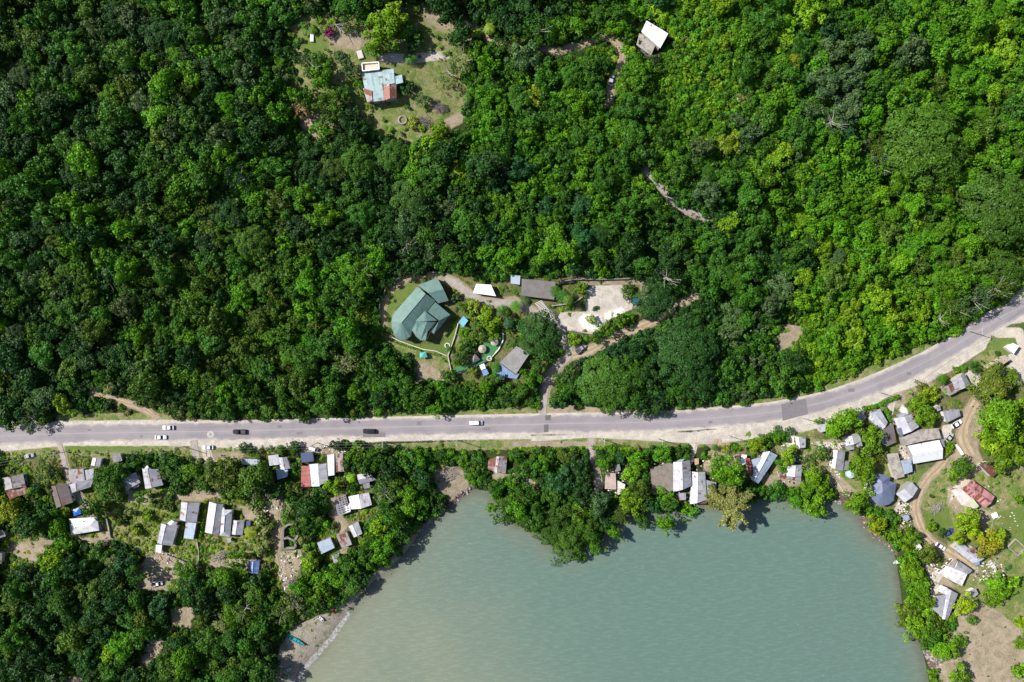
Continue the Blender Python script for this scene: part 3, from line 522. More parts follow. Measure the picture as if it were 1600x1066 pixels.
# ---------------------------------------------------------------- buildings
LAND = []     # (short name, px, py) for tree descriptions
FOOT = []     # footprints in photo pixels, kept free of trees
HR = random.Random(5)
def lerp(a, b, t): return a + (b - a) * t
def sidewall(mb, pts, m=0): mb.poly(pts, m=m)
def house(label, parts, cat='house', wall=None, name='house', short=None, grp=None, gable_th=0.09):
    """parts: (kind, quad px, eave height, rise, roof material, ridge position)"""
    allp = [p for pt in parts for p in pt[1]]; cx = sum(p[0] for p in allp) / len(allp); cy = sum(p[1] for p in allp) / len(allp)
    bx, by, bz = G(cx, cy, 2.6); root = empty(name, (bx, by, bz)); tag(root, label, cat, grp)
    wall = wall or HR.choice(WALLC[:3])
    for pi, pt in enumerate(parts):
        kind, quad, ev, rise, rm = pt[:5]; t = pt[5] if len(pt) > 5 else 0.5
        if kind in 'gh':
            (ax_, ay_), (bx_, by_), (cx_, cy_), (dx_, dy_) = quad; span = S * .5 * (math.hypot(ax_ - dx_, ay_ - dy_) + math.hypot(bx_ - cx_, by_ - cy_)); rise = max(rise, min(1.9, span * .5 * (.30 + .12 * min(rise, 1.0))))
        FOOT.append(quad); zt = bz + ev + 0.013 * pi
        A, B, Cc, D = [at(px, py, zt) for px, py in quad]
        if (B - A).cross(Cc - B).z > 0: pass
        U = Vector((0, 0, 1)); mb = MB(); wl = MB(); inset = 0.30 + 0.02 * pi
        cen = (A + B + Cc + D) / 4
        def ins(p): d = cen - p; L = max(d.length, 1e-3); return p + d * min(inset * 1.4 / L, 0.4)
        wa, wb_, wc, wd = [ins(p) for p in (A, B, Cc, D)]
        gz = min(hz(p.x, p.y) for p in (wa, wb_, wc, wd)) - 0.3
        g = lambda p: Vector((p.x, p.y, gz)); sub = lambda p, d: Vector((p.x, p.y, p.z - d))
        if kind in 'gh':
            r1, r2 = lerp(A, D, t) + U * rise, lerp(B, Cc, t) + U * rise
            if kind == 'h':
                hw = min((A - D).length, (B - Cc).length) * 0.5; L = (r2 - r1).length; pull = min(hw, L * 0.46) / L
                r1, r2 = lerp(r1, r2, pull), lerp(r2, r1, pull)
                mb.slab([A, B, r2, r1], gable_th); mb.slab([Cc, D, r1, r2], gable_th); mb.slab([D, A, r1], gable_th); mb.slab([B, Cc, r2], gable_th)
                tops = [sub(p, 0.16) for p in (wa, wb_, wc, wd)]
                for i in range(4): j = (i + 1) % 4; q = (wa, wb_, wc, wd); wl.poly([g(q[i]), g(q[j]), tops[j], tops[i]])
            else:
                mb.slab([A, B, r2, r1], gable_th); mb.slab([Cc, D, r1, r2], gable_th)
                w1, w2 = lerp(wa, wd, t), lerp(wb_, wc, t); w1.z = r1.z - 0.22 - rise * 0.08; w2.z = r2.z - 0.22 - rise * 0.08
                ta, tb, tc, td = [sub(p, 0.16) for p in (wa, wb_, wc, wd)]
                wl.poly([g(wa), g(wb_), tb, ta]); wl.poly([g(wb_), g(wc), tc, w2, tb]); wl.poly([g(wc), g(wd), td, tc]); wl.poly([g(wd), g(wa), ta, w1, td])
        elif kind == 's':
            A2, B2 = A + U * rise, B + U * rise; mb.slab([A2, B2, Cc, D], 0.09)
            ta, tb, tc, td = sub(wa, 0.2), sub(wb_, 0.2), sub(wc, 0.16), sub(wd, 0.16); ta.z += rise * 0.92; tb.z += rise * 0.92
            wl.poly([g(wa), g(wb_), tb, ta]); wl.poly([g(wb_), g(wc), tc, tb]); wl.poly([g(wc), g(wd), td, tc]); wl.poly([g(wd), g(wa), ta, td])
        else:
            mb.slab([A, B, Cc, D], 0.22); q = (wa, wb_, wc, wd); tp = [sub(p, 0.25) for p in q]
            for i in range(4): j = (i + 1) % 4; wl.poly([g(q[i]), g(q[j]), tp[j], tp[i]])
        ro_ = mb.build('roof', rm); child(ro_, root)
        if ev > 0.5:
            wo_ = wl.build('wall', wall); child(wo_, root)
            if (A - B).length > 3.5 and ev > 1.9:
                for (p, q, dr) in ((wa, wb_, True), (wc, wd, False)):
                    d = (q - p); L = Vector((d.x, d.y)).length; rz = math.atan2(d.y, d.x); zz = hz((p.x + q.x) / 2, (p.y + q.y) / 2)
                    if dr:
                        m_ = lerp(p, q, 0.5); db = MB(); db.box((m_.x, m_.y, zz + 1.0), (0.9, 0.1, 2.0), rz); child(db.build('door', DOORM), root)
                    for tt in (0.22, 0.78):
                        m_ = lerp(p, q, tt); wb2 = MB(); wb2.box((m_.x, m_.y, zz + 1.35), (1.0, 0.09, 0.9), rz); child(wb2.build('window', GLASS), root)
        if kind in 'gh' and rise > 0.3 and (r2 - r1).length > 2.5:
            rc = MB(); rc.tube([r1 + U * 0.01, r2 + U * 0.01], 0.11, 5); o = rc.build('ridge_cap', rm); o.parent = ro_; o.matrix_parent_inverse = parent_inv(ro_)
    if short: LAND.append((short, cx, cy))
    return root
g_, h_, s_, f_ = 'g', 'h', 's', 'f'
house('grey patched shack with a rusty lower annex at the left edge below the road', [(g_, [(4,747),(7,766),(40,760),(36,741)], 2.6, .5, PATCHED), (s_, [(8,766),(42,760),(42,771),(15,781)], 2.2, .3, RUSTR)], short='left-edge shack')
house('dark brown long roofed house with a narrow right slope beside the blue tarp', [(g_, [(79,760),(88,794),(114,785),(104,755)], 2.8, .7, BROWNR, .42)], short='dark brown house')
house('rambling pale grey house of three joined roofs at the end of the concrete path', [(s_, [(102,734),(131,732),(133,752),(112,757)], 2.9, .4, PATCHED), (s_, [(131,735),(147,732),(146,749),(133,751)], 2.6, .3, GALV), (g_, [(108,757),(113,770),(142,761),(147,747)], 2.7, .5, GALV, .35)], short='rambling grey house')
house('small pale shed with a kinked roof under the power line', [(g_, [(145,715),(142,727),(156,729),(159,716)], 2.3, .4, WHITEG)], 'shed', name='shed', short='kinked pale shed')
house('small square grey shed alone on the grass strip below the road', [(s_, [(175,710),(188.5,708),(191,720),(177,723)], 2.4, .3, GALV2)], 'shed', name='shed', short='square grass shed')
house('grey house half shaded by the big tree, with a lower bright corner', [(g_, [(188,747),(198,767),(219,754),(212,738)], 2.7, .5, GALV, .3), (s_, [(208,758),(218,752),(217,760),(209,764)], 2.3, .2, WHITEG)], short='half shaded house')
house('light grey gabled house with a small front dormer, right of the half shaded house', [(g_, [(222,732),(227,764),(255,758),(247,733)], 2.8, .9, GALV, .45), (g_, [(223,735),(230,727),(237,733),(231,741)], 2.9, .6, WHITEG)], short='dormer house')
house('white hipped roof house standing alone in its yard at lower left', [(h_, [(108,811),(152,808),(155,829),(111,836)], 2.8, 1.3, WHITER)], short='white hipped house')
house('brown grey roof cut by the left edge of the photo', [(s_, [(-8,824),(6,829),(9,838),(-8,843)], 2.5, .3, GALV2)], short=None)
house('dark roofed hut at the left edge below the grass patch', [(s_, [(-10,862),(4,864),(2,881),(-10,880)], 2.4, .3, BROWNR)], 'hut', name='hut')
house('long bright house with a small hip porch and a lower white lean-to', [(g_, [(252,818),(246,848),(269,853),(278,821)], 2.8, .9, GALV, .38), (g_, [(261,818),(268,813),(277,816),(274,824)], 2.7, .5, WHITEG), (s_, [(244,851),(253.5,852),(251.6,864),(243,863)], 2.2, .2, WHITER)], short='lean-to house')
house('narrow two stage house, grey gable above and bluish sheet roof below', [(g_, [(283.5,784),(281,812),(307,816),(312,786)], 2.9, .7, GALV, .42), (s_, [(291,816),(307,817),(302,843),(287,841)], 2.6, .25, BLUEG)], short='two stage house')
house('large twin roof house with a white hip, grey gable and small annexes', [(g_, [(327,784),(320,832),(342,834),(349,788)], 2.8, .8, GALV, .6), (h_, [(347,796),(343.5,837),(359.5,839),(363,797)], 3.0, 1.3, WHITEG, .45), (s_, [(342,795),(350,793),(351,797),(343,799)], 2.6, .2, WHITER), (s_, [(355,841),(361,840),(361,847),(356,848)], 2.0, .2, GALV)], short='twin roof house')
house('little two pitch grey annex house just right of the twin roof house', [(g_, [(365,813),(362,835),(379,835.6),(382,813)], 2.5, .5, GALV, .42)], 'annex', name='annex')
house('tiny dark blue tank hut right of the little annex', [(s_, [(384,814),(391,814),(391,822),(384,822)], 1.8, .1, BLUED)], 'hut', name='hut')
house('cluster shack of overlapping grey sheets below the road, left of the red roofed house', [(s_, [(419,712),(435,710),(437,726),(421,728)], 2.6, .2, WHITEG), (g_, [(436,715),(438,735),(454,732),(448,714)], 2.7, .4, GALV), (s_, [(431,733),(450,731),(449,745),(434,750)], 2.4, .2, BLUEG)], short='overlapping shack')
house('low bluish shed roof half hidden by the olive trees under the power line', [(s_, [(377,717),(406,718),(405,728),(378,726)], 2.3, .2, BLUEG)], 'shed', name='shed', short='low bluish shed')
house('red roofed house with a broad white centre roof and a grey side roof', [(s_, [(484,728),(487,760),(470,761),(471,728)], 2.6, .5, REDR), (s_, [(483,726),(497,724.5),(499.5,760),(487,760.5)], 3.0, .05, WHITER), (s_, [(497,726),(499.5,758),(512.6,753),(510,724)], 2.9, .5, GALV)], short='red roofed house')
house('dark roofed shed in tree shade above the red roof', [(s_, [(470,708),(488,706),(490,721),(471,723)], 2.5, .2, BLUED)], 'shed', name='shed')
house('rust patched pale house right of the red roofed house', [(g_, [(511,711),(512.6,744),(524,742),(524,709)], 2.7, .5, WHITEG, .9), (s_, [(523,709),(536,708.5),(537,736.6),(525,738)], 2.7, .3, GALVR)], short='rust patched house')
house('little grey cottage standing alone right of the rust patched house', [(g_, [(558,742),(577,738),(588,750),(562,757)], 2.6, .6, GALV, .5), (s_, [(567,756),(577,753),(579,762),(569,764)], 2.1, .2, GALV2)], short='lone grey cottage')
sp = house('long shed with rows of stones weighing down its grey roof', [(s_, [(522,778),(540,773),(548,800),(528,807)], 2.4, .3, GALV2), (s_, [(538,790),(547,786),(548,799),(540,802)], 2.5, .1, WHITER)], 'shed', name='shed', short='stone weighted shed')
b = MB()
for i in range(4):
    for j in range(7):
        px = 525 + i * 4.2 + j * 0.9; py = 780 - i * 1.3 + j * 3.6; p = at(px, py, G(535, 790)[2] + 2.9); b.box(p, (.35, .3, .25), i + j)
child(b.build('roof_stone', STONE), sp)
house('house with one brilliant white slope and one grey slope beside the stone weighted shed', [(s_, [(544.5,776),(561,772.5),(564,795),(549,796)], 2.7, .1, WHITER), (s_, [(561,773),(576,770),(581,789),(564,795)], 2.8, -.3, GALV)], short='half white house')
house('bluish sheet roofed house, leftmost of the three above the lower shore', [(s_, [(495.7,848),(516,840),(523,856),(502,866)], 2.7, .3, BLUEG)], short='bluish shore house')
house('rust stained house, middle one of the three above the lower shore', [(s_, [(525,836),(541.6,830),(550,851),(534,857)], 2.7, .2, GALVR)], short='rust stained house')
house('pale grey gabled house, rightmost of the three above the lower shore', [(g_, [(544.5,822.5),(553,840),(566,834),(559.5,815)], 2.7, .5, WHITEG, .45)], short='pale shore house')
house('little square hut just below the bluish shore house', [(s_, [(518,868),(529.5,865),(530,877),(522,880)], 2.2, .2, GALV)], 'hut', name='hut')
house('hut under a dark blue and white sheet in deep tree shade', [(g_, [(388.6,877),(387.6,894),(403.6,896.7),(406,876)], 2.4, .4, roof_mat('blue_streaked_sheet', (0.16, 0.21, 0.45), vary=.35, stain=.5))], 'hut', name='hut', short='blue streaked hut')
house('grey patched shack with a rusty left annex near the head of the bay', [(g_, [(776,713),(772,738),(790,740),(792.6,713)], 2.7, .4, PATCHED, .25), (s_, [(776,714),(774,738),(762,733),(763,719)], 2.4, .3, RUSTR)], short='bay head shack')
house('flat pinkish slab building beside the lane to the water', [(f_, [(947,739),(962,740),(963,765),(945,764)], 2.6, 0, CONCPK), (f_, [(965,751),(977,757),(975,768),(965,774)], 2.3, 0, CONCP)], 'building', short='pinkish slab building')
house('low dark hut in shade above the pinkish slab building', [(s_, [(960,727),(968,725),(970,735),(961,738)], 2.4, .2, GALV2)], 'hut', name='hut')
house('big brown stained flat roof building by the bay, left of the long white roofs', [(f_, [(1016,732),(1040,724.5),(1040,771),(1020,773)], 3.0, 0, CONCB), (f_, [(1039.5,724.6),(1052,722.5),(1054,766),(1039.5,771)], 3.02, 0, CONCB)], 'building', short='brown flat roof')
house('light grey gabled house joined to the brown flat roof', [(g_, [(1052,722),(1052,769),(1081,759),(1078,719)], 3.1, .9, GALV, .48), (s_, [(1055,723),(1062,718),(1070,717),(1064,724)], 2.9, .1, BLUEG)], short='joined grey gable')
house('small roofed box below the light grey gable near the water', [(s_, [(1060,771),(1071.7,770),(1071.7,781),(1061,782)], 2.3, .2, GALV)], 'hut', name='hut')
house('long house with a white left slope and a grey right slope reaching the bay', [(g_, [(1081,737),(1078,788),(1104.5,781),(1101.6,737.5)], 3.0, .7, WHITEG, .4), (s_, [(1092,782),(1103,780),(1104,787),(1093,788)], 2.5, .1, RUSTR)], short='long white roof')
house('dull grey annex at the foot of the feathery shore tree', [(s_, [(1103.5,750),(1118.6,754),(1120,774),(1106,777)], 2.5, .3, GALV)], 'annex', name='annex', short='feathery tree annex')
house('little brown box hut by the sandy lane', [(s_, [(1085,717),(1091.5,716),(1092,725),(1086,727)], 2.0, .15, plain('tan_board', (.42, .28, .16)))], 'hut', name='hut')
house('large angled blue grey house with a long ridge and a pale side wing', [(g_, [(1173,749),(1195,702),(1215,711.5),(1185,756)], 3.0, 1.0, BLUEG, .35), (s_, [(1174,718),(1192,713),(1184,738),(1178,743)], 2.9, .4, BLUEG)], short='angled blue grey house')
house('rusty red roofed house with white squares left of the angled house', [(s_, [(1147,713),(1158,709),(1163,723),(1151,724)], 2.6, .1, RUSTR), (s_, [(1159,710),(1167,711),(1165,726),(1155,728)], 2.7, .1, WHITER), (s_, [(1164,715),(1171,716),(1178,741),(1171,743)], 2.6, .2, REDR)], short='rusty red house')
house('small plain light grey square house near the white dirt path', [(g_, [(1242,682),(1245,700),(1258.5,699.6),(1259,683)], 2.8, .3, WHITEG, .3)], short='plain square house')
house('grey house of several sheet roofs below the leaning yellow green tree', [(g_, [(1230,727),(1229,744),(1252,745),(1253,726.5)], 2.8, .5, WHITEG, .5), (s_, [(1215,737),(1251,743),(1252,752),(1218,747)], 2.4, .2, PATCHED)], short='several sheet house')
house('small square pale shed left of the round green roadside tree', [(s_, [(1277,663.5),(1291,662.5),(1290,674),(1281,676)], 2.5, .2, WHITEG)], 'shed', name='shed')
house('small grey house close under the road verge right of the round green tree', [(g_, [(1335,647),(1345,659),(1353.5,653),(1347.6,642)], 2.6, .4, GALV, .6)], short='verge house')
house('pale two roof house between two dense green crowns', [(g_, [(1318,684),(1322,697),(1346,690),(1342.5,676)], 2.7, .5, WHITEG, .45), (s_, [(1320,697),(1334,694),(1335,702),(1324,704)], 2.4, .1, GALV), (s_, [(1336,693),(1346,690),(1348,697),(1339,700)], 2.5, .1, GALV)], short='two roof house')
house('upright grey gabled house with a white left strip and narrow annex', [(g_, [(1303,703),(1299,731),(1317,736),(1321,703.5)], 2.7, .4, GALV, .25), (s_, [(1321,720),(1327,720),(1326,735),(1318,735)], 2.4, .2, GALV2)], short='white strip house')
house('pale blue grey house with an angled ridge beside the roadside hedge', [(g_, [(1358,655),(1377,673),(1387,660),(1375,639)], 2.8, .7, WHITEG, .5), (s_, [(1361,645),(1375,639),(1377,650),(1362,656)], 2.75, .1, BLUEG)], short='hedge side house')
house('brown flat sheeted building attached below the hedge side house', [(s_, [(1378,672),(1395,661),(1401,691),(1385,698)], 2.7, .2, BROWNR), (s_, [(1374,684),(1383,680),(1386,696),(1379,694)], 2.1, .1, BLUEG)], short='brown sheeted building')
house('pale house with a dark blue panel and a light blue awning', [(g_, [(1396.5,654),(1407,680.5),(1436,667),(1423.6,647)], 2.9, .5, WHITEG, .5), (s_, [(1402,670),(1417,664.5),(1423,676),(1407.5,681)], 3.22, .1, SLATE), (s_, [(1403,649.5),(1415,644.5),(1418,648),(1405,653)], 2.6, .1, BLUEG)], short='blue panel house')
house('long curved grey concrete slab roof above the big white roof', [(f_, [(1407.5,685),(1440,671),(1444,689),(1412,697)], 2.7, 0, CONC), (f_, [(1440,671),(1466,669),(1471,685),(1444,689)], 2.72, 0, CONC)], 'building', short='curved slab roof')
house('largest white gabled roof in the right hand village', [(g_, [(1418.5,697),(1467.5,687.6),(1473,717),(1427,725)], 3.1, 1.0, WHITER, .45), (s_, [(1469,687),(1474,686),(1477,698),(1473,699)], 2.5, .1, GALV2)], short='big white roof')
house('grey mottled slab building left of the pale blue sheet roof', [(f_, [(1385,709.5),(1403,708),(1413.5,745),(1398,749)], 2.7, 0, CONC)], 'building', short='mottled slab building')
house('pale blue sheet roof joined to the mottled slab building', [(s_, [(1407,719.7),(1423.6,718),(1426,737),(1413,741.6)], 2.9, .2, BLUEG)], 'annex', name='annex')
house('grey gabled house beside the bend of the dirt road', [(g_, [(1400,772),(1413.5,785.5),(1434.6,763.6),(1423.6,752)], 2.8, .6, WHITEG, .45)], short='bend side house')
house('grey house of two offset roofs with a rust square near the roadside palm', [(s_, [(1471,606),(1492,597),(1499,611),(1483,619)], 2.6, .2, PATCHED), (g_, [(1487,594),(1493,612),(1516.5,601),(1506,582)], 2.9, .6, GALV, .6)], short='roadside palm house')
house('pale grey house with a shallow roof next to the parked white car', [(s_, [(1472.6,643),(1498,639),(1501,650),(1479,661)], 2.7, .3, GALV)], short='white car house')
house('tiny shed left of the white car house', [(s_, [(1461,636),(1468,632),(1470,641),(1464,643)], 2.3, .2, GALV)], 'shed', name='shed')
house('long narrow tan roadside shelter with dark gaps along its roof', [(f_, [(1541,575),(1570.6,555),(1579,562),(1552,580)], 2.7, 0, conc_mat('tan_roof', (.42, .34, .27), amt=.4))], 'shelter', name='shelter', short='long roadside shelter')
house('bright white angular roof on the grass island by the junction', [(f_, [(1572,543),(1582.5,536),(1592.6,541),(1584,553)], 2.8, 0, WHITEP)], 'kiosk', name='kiosk', short='island kiosk')
house('rust roofed shed beside the big right hand green tree', [(s_, [(1530,727),(1545,720),(1558,739.7),(1550,746.5)], 2.5, .3, RUSTR)], 'shed', name='shed', short='rust roofed shed')
house('long faded red gabled house with an unfinished grey slab at its left', [(g_, [(1501,764),(1540,793),(1554,776),(1518,749)], 3.0, .8, PINKR, .45), (f_, [(1486,766),(1501,762),(1524,784),(1503,790)], 2.4, 0, CONCP), (s_, [(1505,791),(1518,776),(1530,791),(1518,800)], 2.7, .1, conc_mat('yellowish_slab', (.5, .48, .36), amt=.3))], short='faded red house')
house('white roof house with one rust sheet and a blue corner, by the lower dirt road', [(g_, [(1488,856),(1520,880),(1538,873),(1499,846)], 2.8, .6, WHITEG, .55), (s_, [(1515,858),(1523,854),(1527,862),(1517,868)], 3.25, .05, RUSTR), (s_, [(1519,877),(1530,874),(1531,882),(1524,883)], 2.6, .05, BLUEPALE)], short='one rust sheet house')
house('white mottled slab house with a grey gable at its right end', [(f_, [(1465,896),(1480,884),(1512,896),(1503,916)], 2.6, 0, CONCW), (f_, [(1481,885),(1491,873),(1496,875),(1490,887)], 2.7, 0, CONC), (g_, [(1491,889),(1512,897),(1519,891),(1497,876)], 2.9, .4, GALV, .45)], short='mottled white house')
house('grey gabled house with a white mottled slab, lowest of the right shore', [(g_, [(1480,919),(1472,967),(1481,968),(1497,928)], 2.8, .5, GALV, .3), (f_, [(1462,922),(1470,914),(1481,919),(1478,930)], 2.6, 0, CONCW), (s_, [(1461,931),(1478,929),(1472,964),(1455,951)], 2.7, .3, GALV)], short='lowest shore house')
house('small square hut in scrub left of the dark crowned right edge trees', [(s_, [(1512,925),(1524,919),(1529,928),(1522,934)], 2.3, .2, GALV)], 'hut', name='hut', short='scrub hut')
house('small white hut between shore bushes above the moored white boat', [(s_, [(1425,850),(1433,845),(1441,856),(1436,861)], 2.4, .2, WHITER)], 'hut', name='hut', short='white shore hut')
house('tiny pale blue hut beside the sandy patch at the dirt road bend', [(s_, [(1409,807),(1418,804),(1423,811),(1416,815)], 2.2, .15, BLUEG)], 'hut', name='hut')
house('upper house in the forest clearing with teal, grey and rust patched roofs', [(s_, [(565,115),(597,110),(600,157),(574,160)], 3.2, .2, TEALR), (s_, [(597,110),(615,108),(617,130),(599,133)], 3.3, .3, TEALR), (s_, [(598,124),(628,117),(630,129),(600,136)], 3.0, .1, TEALR), (g_, [(599,134),(600,157),(620,153),(619,131)], 3.1, .4, RUSTR, .5), (s_, [(567,138),(581,142),(582,158),(574,160)], 3.5, .1, GALVR)], short='clearing house')
house('bright white slab house on the forest hillside at upper right', [(s_, [(1010,32.6),(1044,53),(1031.5,75.4),(1002,49.5)], 4.6, .3, WHITER)], short='hillside white house')
house('weathered grey lower wing in front of the hillside white house', [(f_, [(999,52),(1025,68.6),(1017,86.7),(994.4,70)], 3.0, 0, CONC)], 'annex', name='annex')
house('white mottled flat roofed building above the estate drive', [(f_, [(744,443.5),(767,445),(775,463),(739,458)], 2.8, 0, conc_mat('white_flat_roof', (.72, .69, .70), amt=.3, dirt=(.45, .42, .42)))], 'building', short='white flat roof')
house('long dark flat roofed building right of the small bluish roof', [(f_, [(815,435.5),(868,440.6),(866,468.5),(815,462)], 3.0, 0, CONCD)], 'building', short='long dark flat roof')
house('small bluish white roof at the left end of the long dark building', [(s_, [(798,430),(813,431),(812,445),(798,443)], 2.8, .2, BLUEG)], 'shed', name='shed')
house('grey flat roofed house above the blue patio in the estate garden', [(f_, [(807,541),(828,552),(806,585),(781,566.5)], 3.2, 0, conc_mat('grey_roof_slab', (.24, .235, .235), amt=.4))], short='patio house')
house('small bright teal roofed hut below the green roofed villa', [(s_, [(724,494),(731.5,501),(724,511),(716,504)], 2.4, .1, roof_mat('teal_sheet', (.14, .38, .46), stain=.1))], 'hut', name='hut', short='teal hut')

# --- the green roofed villa: faces given corner by corner as (px, py, height)
def villa():
    bx, by, bz = G(660, 490, 3); root = empty('villa', (bx, by, bz)); tag(root, 'large green roofed villa with a rounded end and several gabled wings', 'villa')
    def W(p): return at(p[0], p[1], bz + p[2])
    def roof(faces, th=0.14):
        mb = MB()
        for f in faces: mb.slab([W(p) for p in f], th)
        return child(mb.build('roof', GREENR), root)
    E, R = 4.0, 6.4
    n1, n2, sw1, sw2 = (652,448,E), (680,470,E), (614,491,E), (643,518,E); r1, r2 = (665,459,R), (627.5,504,R)
    arc = [(614,491,E),(611.5,502,E),(612.5,514,E),(617,525,E),(626,531,E),(634,531,E),(641,526,E),(643,518,E)]
    roof([[n1, sw1, r2, r1], [sw2, n2, r1, r2]] + [[arc[i], arc[i + 1], r2] for i in range(7)])
    roof([[(653,446,E-.2),(683,434,E-.2),(693,452,R-.5),(669,458,R-.5)], [(701,470,E-.2),(685,474,E-.2),(669,458,R-.5),(693,452,R-.5)], [(683,434,E-.2),(701,470,E-.2),(693,452,R-.5)]])
    roof([[(680,472,E+.15),(703.5,492,E+.15),(686,501,R-.6),(668,487,R-.6)], [(703.5,492,E+.15),(678,522,E+.15),(674,519,E+.3),(686,501,R-.6)]])
    roof([[(643,515,E+.1),(651,501,R-.9),(667,503,R-.9),(665,520,E+.2),(657,532,E+.1),(650,526,E+.1)], [(667,503,R-.9),(683,501,E+.1),(668,519,E+.1),(665,532,E+.1),(657,532,E+.1),(665,520,E+.2)]])
    ap = (664,486,R+.5); roof([[(649,502,R-1.2),(664,486,R+.4),(663,502,R-.3)], [(664,486,R+.4),(683,501,R-1.2),(667,502,R-.3)], [(663,502,R-.3),(667,502,R-.3),(664,486,R+.4)]])
    FOOT.extend([[(652,446),(683,434),(702,470),(704,492),(680,522),(665,533),(640,533),(612,525),(611,490)]])
    def wallring(pts, top, nm='wall'):
        mb = MB(); cx = sum(p[0] for p in pts) / len(pts); cy = sum(p[1] for p in pts) / len(pts); q = []
        for p in pts: P = W((cx + (p[0] - cx) * .955, cy + (p[1] - cy) * .955, top)); q.append(P)
        for i in range(len(q)):
            j = (i + 1) % len(q); mb.poly([(q[i].x, q[i].y, bz - 1.2), (q[j].x, q[j].y, bz - 1.2), q[j], q[i]])
        child(mb.build(nm, WALLC[0]), root); return q
    q = wallring([n1, n2, sw2] + arc[::-1][1:-1] + [sw1], E - .1); wallring([(653,447),(683,435),(700,469),(684,473)], E - .35); wallring([(680,472),(703,492),(683,516),(666,500)], E); wallring([(644,515),(653,501),(682,501),(666,531),(656,531)], E - .05)
    for a, b_ in (((703,493), (683,517)), ((683,435), (700,469)), ((682,503), (667,530)), ((652,449), (615,490))):
        for t in (.25, .55, .85):
            p = W((lerp(a[0], b_[0], t), lerp(a[1], b_[1], t), 1.6)); d = W((b_[0], b_[1], 0)) - W((a[0], a[1], 0)); c_ = W((660, 488, 0)); off = (c_ - p); off.z = 0; p = p + off.normalized() * .30
            wb2 = MB(); wb2.box(p, (1.4, .5, 1.2), math.atan2(d.y, d.x)); child(wb2.build('window', GLASS), root)
    c = MB(); p = W((676, 500, 4.6)); 
    rc = MB(); rc.tube([W((665,459,R+.02)), W((627.5,504,R+.02))], .14, 5); child(rc.build('ridge_cap', GREENR), root)
    LAND.append(('green roofed villa', 657, 487))
villa()
def bluehip():
    bx, by, bz = G(1380, 765, 3); root = empty('house', (bx, by, bz)); tag(root, 'slate blue many faced hip roofed house by the right shore', 'house')
    W = lambda p: at(p[0], p[1], bz + p[2]); E, R = 3.0, 5.0
    P = [(1366,738,E),(1391.5,745,E),(1390,752,E),(1401,755,E),(1396.5,782,E),(1390,788,E),(1380,791,E),(1371,789,E),(1358.5,776,E),(1362,755,E)]
    a, b_, c_ = (1378,754,R),(1378.5,769,R),(1390,760,R-.5)
    F = [[P[0],P[1],a],[P[1],P[2],a],[P[2],P[3],c_],[P[2],c_,b_,a],[P[3],P[4],c_],[P[4],b_,c_],[P[4],P[5],b_],[P[5],P[6],b_],[P[6],P[7],b_],[P[7],P[8],b_],[P[8],P[9],a,b_],[P[9],P[0],a]]
    mb = MB(); [mb.slab([W(p) for p in f], .1) for f in F]; r = child(mb.build('roof', SLATE), root)
    rc = MB(); [rc.tube([W(x), W(y)], .09, 4) for x, y in ((a, b_), (b_, P[8]), (b_, P[4]), (a, P[0]))]; child(rc.build('ridge_cap', GALV), root)
    mb = MB(); q = [W((1380 + (p[0] - 1380) * .93, 765 + (p[1] - 765) * .93, E - .1)) for p in P]
    for i in range(len(q)): j = (i + 1) % len(q); mb.poly([(q[i].x, q[i].y, bz - .5), (q[j].x, q[j].y, bz - .5), q[j], q[i]])
    child(mb.build('wall', WALLC[1]), root); FOOT.append([(1356,738),(1393,740),(1402,756),(1396,790),(1370,792),(1355,778)]); LAND.append(('slate blue house', 1380, 765))
    for t in (.3, .6):
        d = MB(); p = lerp(q[0], q[1], t); d.box((p.x, p.y, bz + 1.5), (1, .12, 1), math.atan2((q[1] - q[0]).y, (q[1] - q[0]).x)); child(d.build('window', GLASS), root)
bluehip()
# upper house terrace with white parapet
def terrace():
    bx, by, bz = G(579, 105, 2); root = empty('terrace', (bx, by, bz)); tag(root, 'pale walled terrace with a white parapet above the clearing house', 'terrace')
    q = [at(px, py, bz + 2.6) for px, py in ((566,100),(592,98),(593,109),(567,112))]; FOOT.append([(566,100),(592,98),(593,109),(567,112)])
    mb = MB(); mb.slab(q, .3); child(mb.build('floor', plain('cream_floor', (.5, .44, .34))), root)
    for i in range(4):
        a, b_ = q[i], q[(i + 1) % 4]; m = (a + b_) / 2; d = b_ - a; mb = MB(); mb.box((m.x, m.y, m.z + .35), (d.length - .02 * i, .3, .9), math.atan2(d.y, d.x)); child(mb.build('parapet', WHITEP), root)
    mb = MB(); c = sum(q, Vector()) / 4; mb.box((c.x, c.y, bz + 1.0), (5.4, 2.1, 2.6), .07); child(mb.build('wall', WALLC[0]), root)
terrace()
